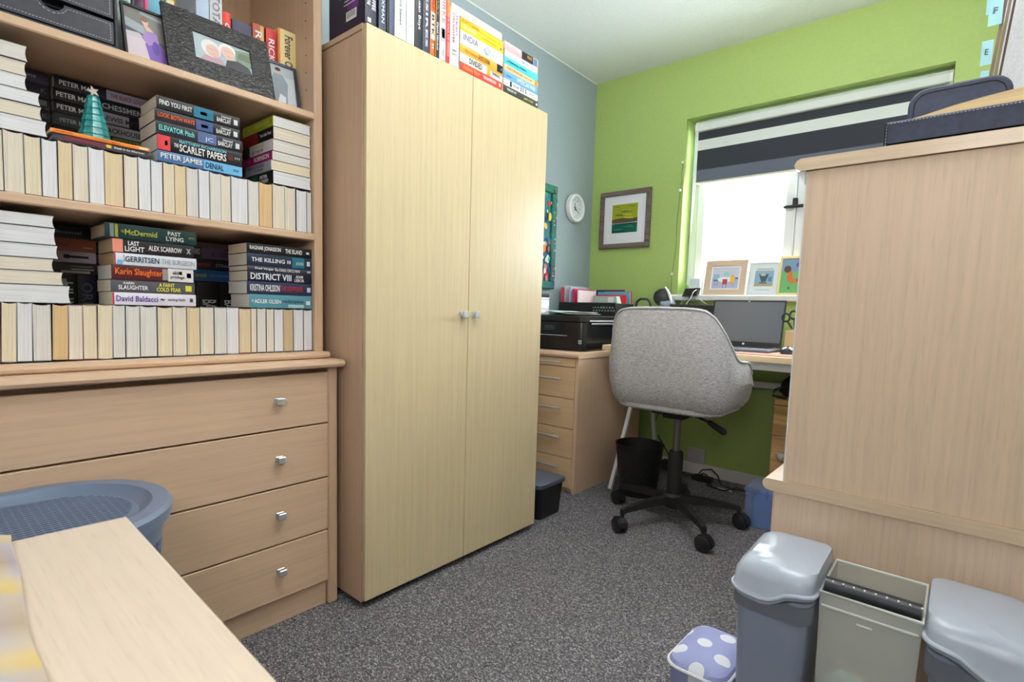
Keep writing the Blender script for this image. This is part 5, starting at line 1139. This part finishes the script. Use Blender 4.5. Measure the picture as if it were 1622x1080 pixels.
single('orange_cord', tube([(-.15, 1.225, .262), (-.11, 1.212, .25), (-.06, 1.207, .235), (-.03, 1.207, .215), (-.028, 1.21, .02)], .003, 6), mat('orange cord', (200, 150, 80), .6), 'orange cord inside the frosted container', 'cord')
q = nb(); box(-.068, -.03, 1.24, 1.33, .007, .17, .01, q)
single('grey_pouch', q, mat('slate pouch', (110, 120, 140), .7), 'slate blue pouch at the bottom of the frosted container', 'pouch')

# polka-dot bag
pk = thing('polka_dot_bag', 'lavender bag with white polka dots and white piping on the carpet', 'bag', (-.42, 1.2, 0))
m = bpy.data.materials.new('polka dot fabric'); m.use_nodes = True
N, L, b = nodes(m); b.inputs['Roughness'].default_value = .7
t = N.new('ShaderNodeTexCoord'); mp = N.new('ShaderNodeMapping'); mp.inputs['Rotation'].default_value = (0, 0, R(33)); mp.inputs['Scale'].default_value = (14, 14, 0)
vr = N.new('ShaderNodeTexVoronoi'); vr.inputs['Scale'].default_value = 1; vr.inputs['Randomness'].default_value = .12
r_ = N.new('ShaderNodeValToRGB'); r_.color_ramp.interpolation = 'CONSTANT'
r_.color_ramp.elements[0].color = C((224, 228, 238)); r_.color_ramp.elements[1].position = .27; r_.color_ramp.elements[1].color = C((148, 154, 200))
L.new(t.outputs['Object'], mp.inputs[0]); L.new(mp.outputs[0], vr.inputs['Vector']); L.new(vr.outputs['Distance'], r_.inputs[0]); L.new(r_.outputs[0], b.inputs['Base Color'])
cx_, cy2 = -.418, 1.300
def pr_ring(hx, hy, r2, z): return [(x+.035*(y-cy2), y, z) for x, y, z in rrect(cx_, cy2, hx, hy, r2, z, 6)]
part('bag_top', loft([pr_ring(.066, .100, .035, .100), pr_ring(.072, .106, .038, .104), pr_ring(.068, .101, .036, .114), pr_ring(.053, .085, .03, .124), pr_ring(.03, .055, .02, .128)]), m, pk)
part('piping', tube(pr_ring(.073, .107, .038, .102), .004, 6, closed=True), mat('white piping', (226, 228, 232), .6), pk)
part('bag_sides', loft([pr_ring(.064, .098, .035, .001), pr_ring(.068, .102, .036, .05), pr_ring(.068, .102, .036, .099)]), m, pk)

# ============================================================ LAUNDRY BASKET
lb_ = thing('laundry_basket', 'blue-grey plastic laundry basket with a lattice lid', 'basket', (-1.25, .05, 0))
blue = mat('blue grey plastic', (104, 118, 142), .36, 0, .5)
bxc, byc, bhx, bhy = -1.245, .045, .190, .315; bz = .558
def stad(k, z, e=0):  # stadium with fully rounded ends
    return rrect(bxc, byc, bhx+e, bhy+e, bhx+e-.002, z, 12)
part('lid_rim', loft([stad(1, bz-.030, .000), stad(1, bz-.006, .004), stad(1, bz+.002, -.002), stad(1, bz+.002, -.030), stad(1, bz-.006, -.036), stad(1, bz-.016, -.052), stad(1, bz-.012, -.062), stad(1, bz-.012, -.066), stad(1, bz-.022, -.066), stad(1, bz-.026, -.050), stad(1, bz-.022, -.01), stad(1, bz-.030, .000)], cap=False), blue, lb_)
q = nb(); rx, ry = bhx-.066, bhy-.066
def inside(x, y):
    yy_ = max(0, abs(y-byc)-(ry-rx)); return (x-bxc)**2+yy_**2 < rx*rx
def clipbar(px_, py_, dx_, dy_, w_, z0, z1, q):
    ts = [i*.002 for i in range(-200, 201)]; run = [t for t in ts if inside(px_+dx_*t, py_+dy_*t)]
    if len(run) < 3: return
    a, c = run[0]-.003, run[-1]+.003; nx, ny = -dy_*w_, dx_*w_
    P = [(px_+dx_*a+nx, py_+dy_*a+ny), (px_+dx_*c+nx, py_+dy_*c+ny), (px_+dx_*c-nx, py_+dy_*c-ny), (px_+dx_*a-nx, py_+dy_*a-ny)]
    loft([[(x, y, z0) for x, y in P], [(x, y, z1) for x, y in P]], q)
for i in range(-24, 25): clipbar(bxc, byc+i*.0125, 1, 0, .0016, bz-.0145, bz-.0120, q)
part('lid_lattice', q, blue, lb_, 'raised lattice of crossing bars', 'stuff')
q = nb()
for i in range(-24, 25): clipbar(bxc+i*.0115, byc, 0, 1, .0020, bz-.0128, bz-.0105, q)
part('lid_lattice', q, blue, lb_, kind='stuff')
part('lid_shade_sheet', loft([stad(1, bz-.0245, -.055), stad(1, bz-.0225, -.055)]), mat('painted basket shade', (18, 24, 34), .6), lb_)  # added dark sheet paints the shade seen through the lattice holes
# body: solid band, then lattice of slanted bars over a dark interior
def bring(z, e): return rrect(bxc, byc, bhx+e, bhy+e, bhx+e-.002, z, 12)
part('body_band', loft([bring(bz-.070, -.014), bring(bz-.030, -.010), bring(bz-.029, -.016), bring(bz-.070, -.020), bring(bz-.070, -.014)], cap=False), blue, lb_)
part('base', loft([bring(.001, -.05), bring(.04, -.045), bring(.04, -.05), bring(.006, -.055)]), blue, lb_)
q = nb(); top_ = bring(bz-.068, -.016); bot = bring(.038, -.047)
def along(P, n):
    P = P+P[:1]; Ls = [0]
    for a, c in zip(P, P[1:]): Ls.append(Ls[-1]+math.dist(a, c))
    out = []
    for k in range(n):
        s = Ls[-1]*k/n; i = max(j for j in range(len(Ls)) if Ls[j] <= s); i = min(i, len(P)-2); f = (s-Ls[i])/(Ls[i+1]-Ls[i]+1e-9)
        out.append(Vector(P[i]).lerp(Vector(P[i+1]), f))
    return out
nn_ = 100; ta, ba = along(top_, nn_), along(bot, nn_)
for k in range(nn_):
    for sft in (9, -9):
        pts = [ta[(k+int(sft*f)) % nn_].lerp(ba[(k+int(sft*f)) % nn_], f) for f in (0, .25, .5, .75, 1)]
        tube(pts, .0017, 3, q)
part('body_lattice', q, blue, lb_, kind='stuff')

# ============================================================ FOREGROUND TABLE AND BLANKET
tb = thing('side_table', 'pale maple tabletop close to the camera at lower left', 'table', (-.62, -.1, 0))
TZ = .600
ang = R(1.5)
poly = [(-1.008, .235), (-.30, .213), (-.30, -.42), (-1.035, -.42)]
q = nb(); loft([[(x, y, TZ-.022) for x, y in poly], [(x, y, TZ-.0015) for x, y in poly], [(-.655+(x+.655)*.998, -.1+(y+.1)*.998, TZ) for x, y in poly]], q)
part('tabletop', q, table_wood, tb)
q = box(-1.0, -.98, -.38, .19, 0, TZ-.023, .001); part('side_panel', q, wood_z, tb)
q = box(-.34, -.32, -.38, .19, 0, TZ-.023, .001); part('side_panel', q, wood_z, tb)
# plaid blanket
pl = bpy.data.materials.new('plaid wool'); pl.use_nodes = True
N, L, b = nodes(pl); b.inputs['Roughness'].default_value = .95
t = N.new('ShaderNodeTexCoord')
def stripes(axis, scale, stops):
    s = N.new('ShaderNodeSeparateXYZ'); L.new(t.outputs['Object'], s.inputs[0])
    m1 = N.new('ShaderNodeMath'); m1.operation = 'MULTIPLY'; m1.inputs[1].default_value = scale; L.new(s.outputs[axis], m1.inputs[0])
    fr = N.new('ShaderNodeMath'); fr.operation = 'FRACT'; L.new(m1.outputs[0], fr.inputs[0])
    r = N.new('ShaderNodeValToRGB'); r.color_ramp.elements[0].position = stops[0][0]; r.color_ramp.elements[0].color = C(stops[0][1])
    r.color_ramp.elements[1].position = stops[-1][0]; r.color_ramp.elements[1].color = C(stops[-1][1])
    for p, c_ in stops[1:-1]: e = r.color_ramp.elements.new(p); e.color = C(c_)
    L.new(fr.outputs[0], r.inputs[0]); return r.outputs[0]
c1 = stripes(0, 5.5, [(0, (140, 122, 128)), (.25, (178, 170, 174)), (.42, (206, 180, 116)), (.52, (198, 172, 104)), (.62, (166, 158, 166)), (1, (140, 122, 128))])
c2 = stripes(1, 9, [(0, (196, 192, 196)), (.3, (180, 124, 116)), (.36, (190, 186, 190)), (.7, (206, 184, 124)), (.8, (184, 178, 184)), (1, (196, 192, 196))])
mx = N.new('ShaderNodeMix'); mx.data_type = 'RGBA'; mx.inputs[0].default_value = .4; L.new(c1, mx.inputs[6]); L.new(c2, mx.inputs[7]); L.new(mx.outputs[2], b.inputs['Base Color'])
q = nb(); nx_, ny_ = 30, 20; G = []
for i in range(nx_+1):
    f = i/nx_; x = -1.02+f*.56; ye = .100-.024*min(1, f*1.6)-.0012*math.sin(f*16)   # blanket edge nearest the wardrobe
    rowv = []
    for j in range(ny_+1):
        g = j/ny_; y = ye-.40*g; z = TZ+.004+.024*math.sin(math.pi*min(1, g*3)/2)+.004*math.sin(x*30+y*24)*min(1, g*4)+.003*math.sin(y*60+x*11)*min(1, g*4)
        rowv.append(q.verts.new((x, y, z)))
    G.append(rowv)
for i in range(nx_):
    for j in range(ny_): q.faces.new((G[i][j], G[i+1][j], G[i+1][j+1], G[i][j+1]))
ret = bmesh.ops.extrude_face_region(q, geom=q.faces[:]); bmesh.ops.translate(q, verts=[v for v in ret['geom'] if isinstance(v, bmesh.types.BMVert)], vec=(0, 0, .004))
bl2 = single('blanket', q, pl, 'soft plaid wool blanket in grey, yellow and pink on the tabletop', 'blanket')
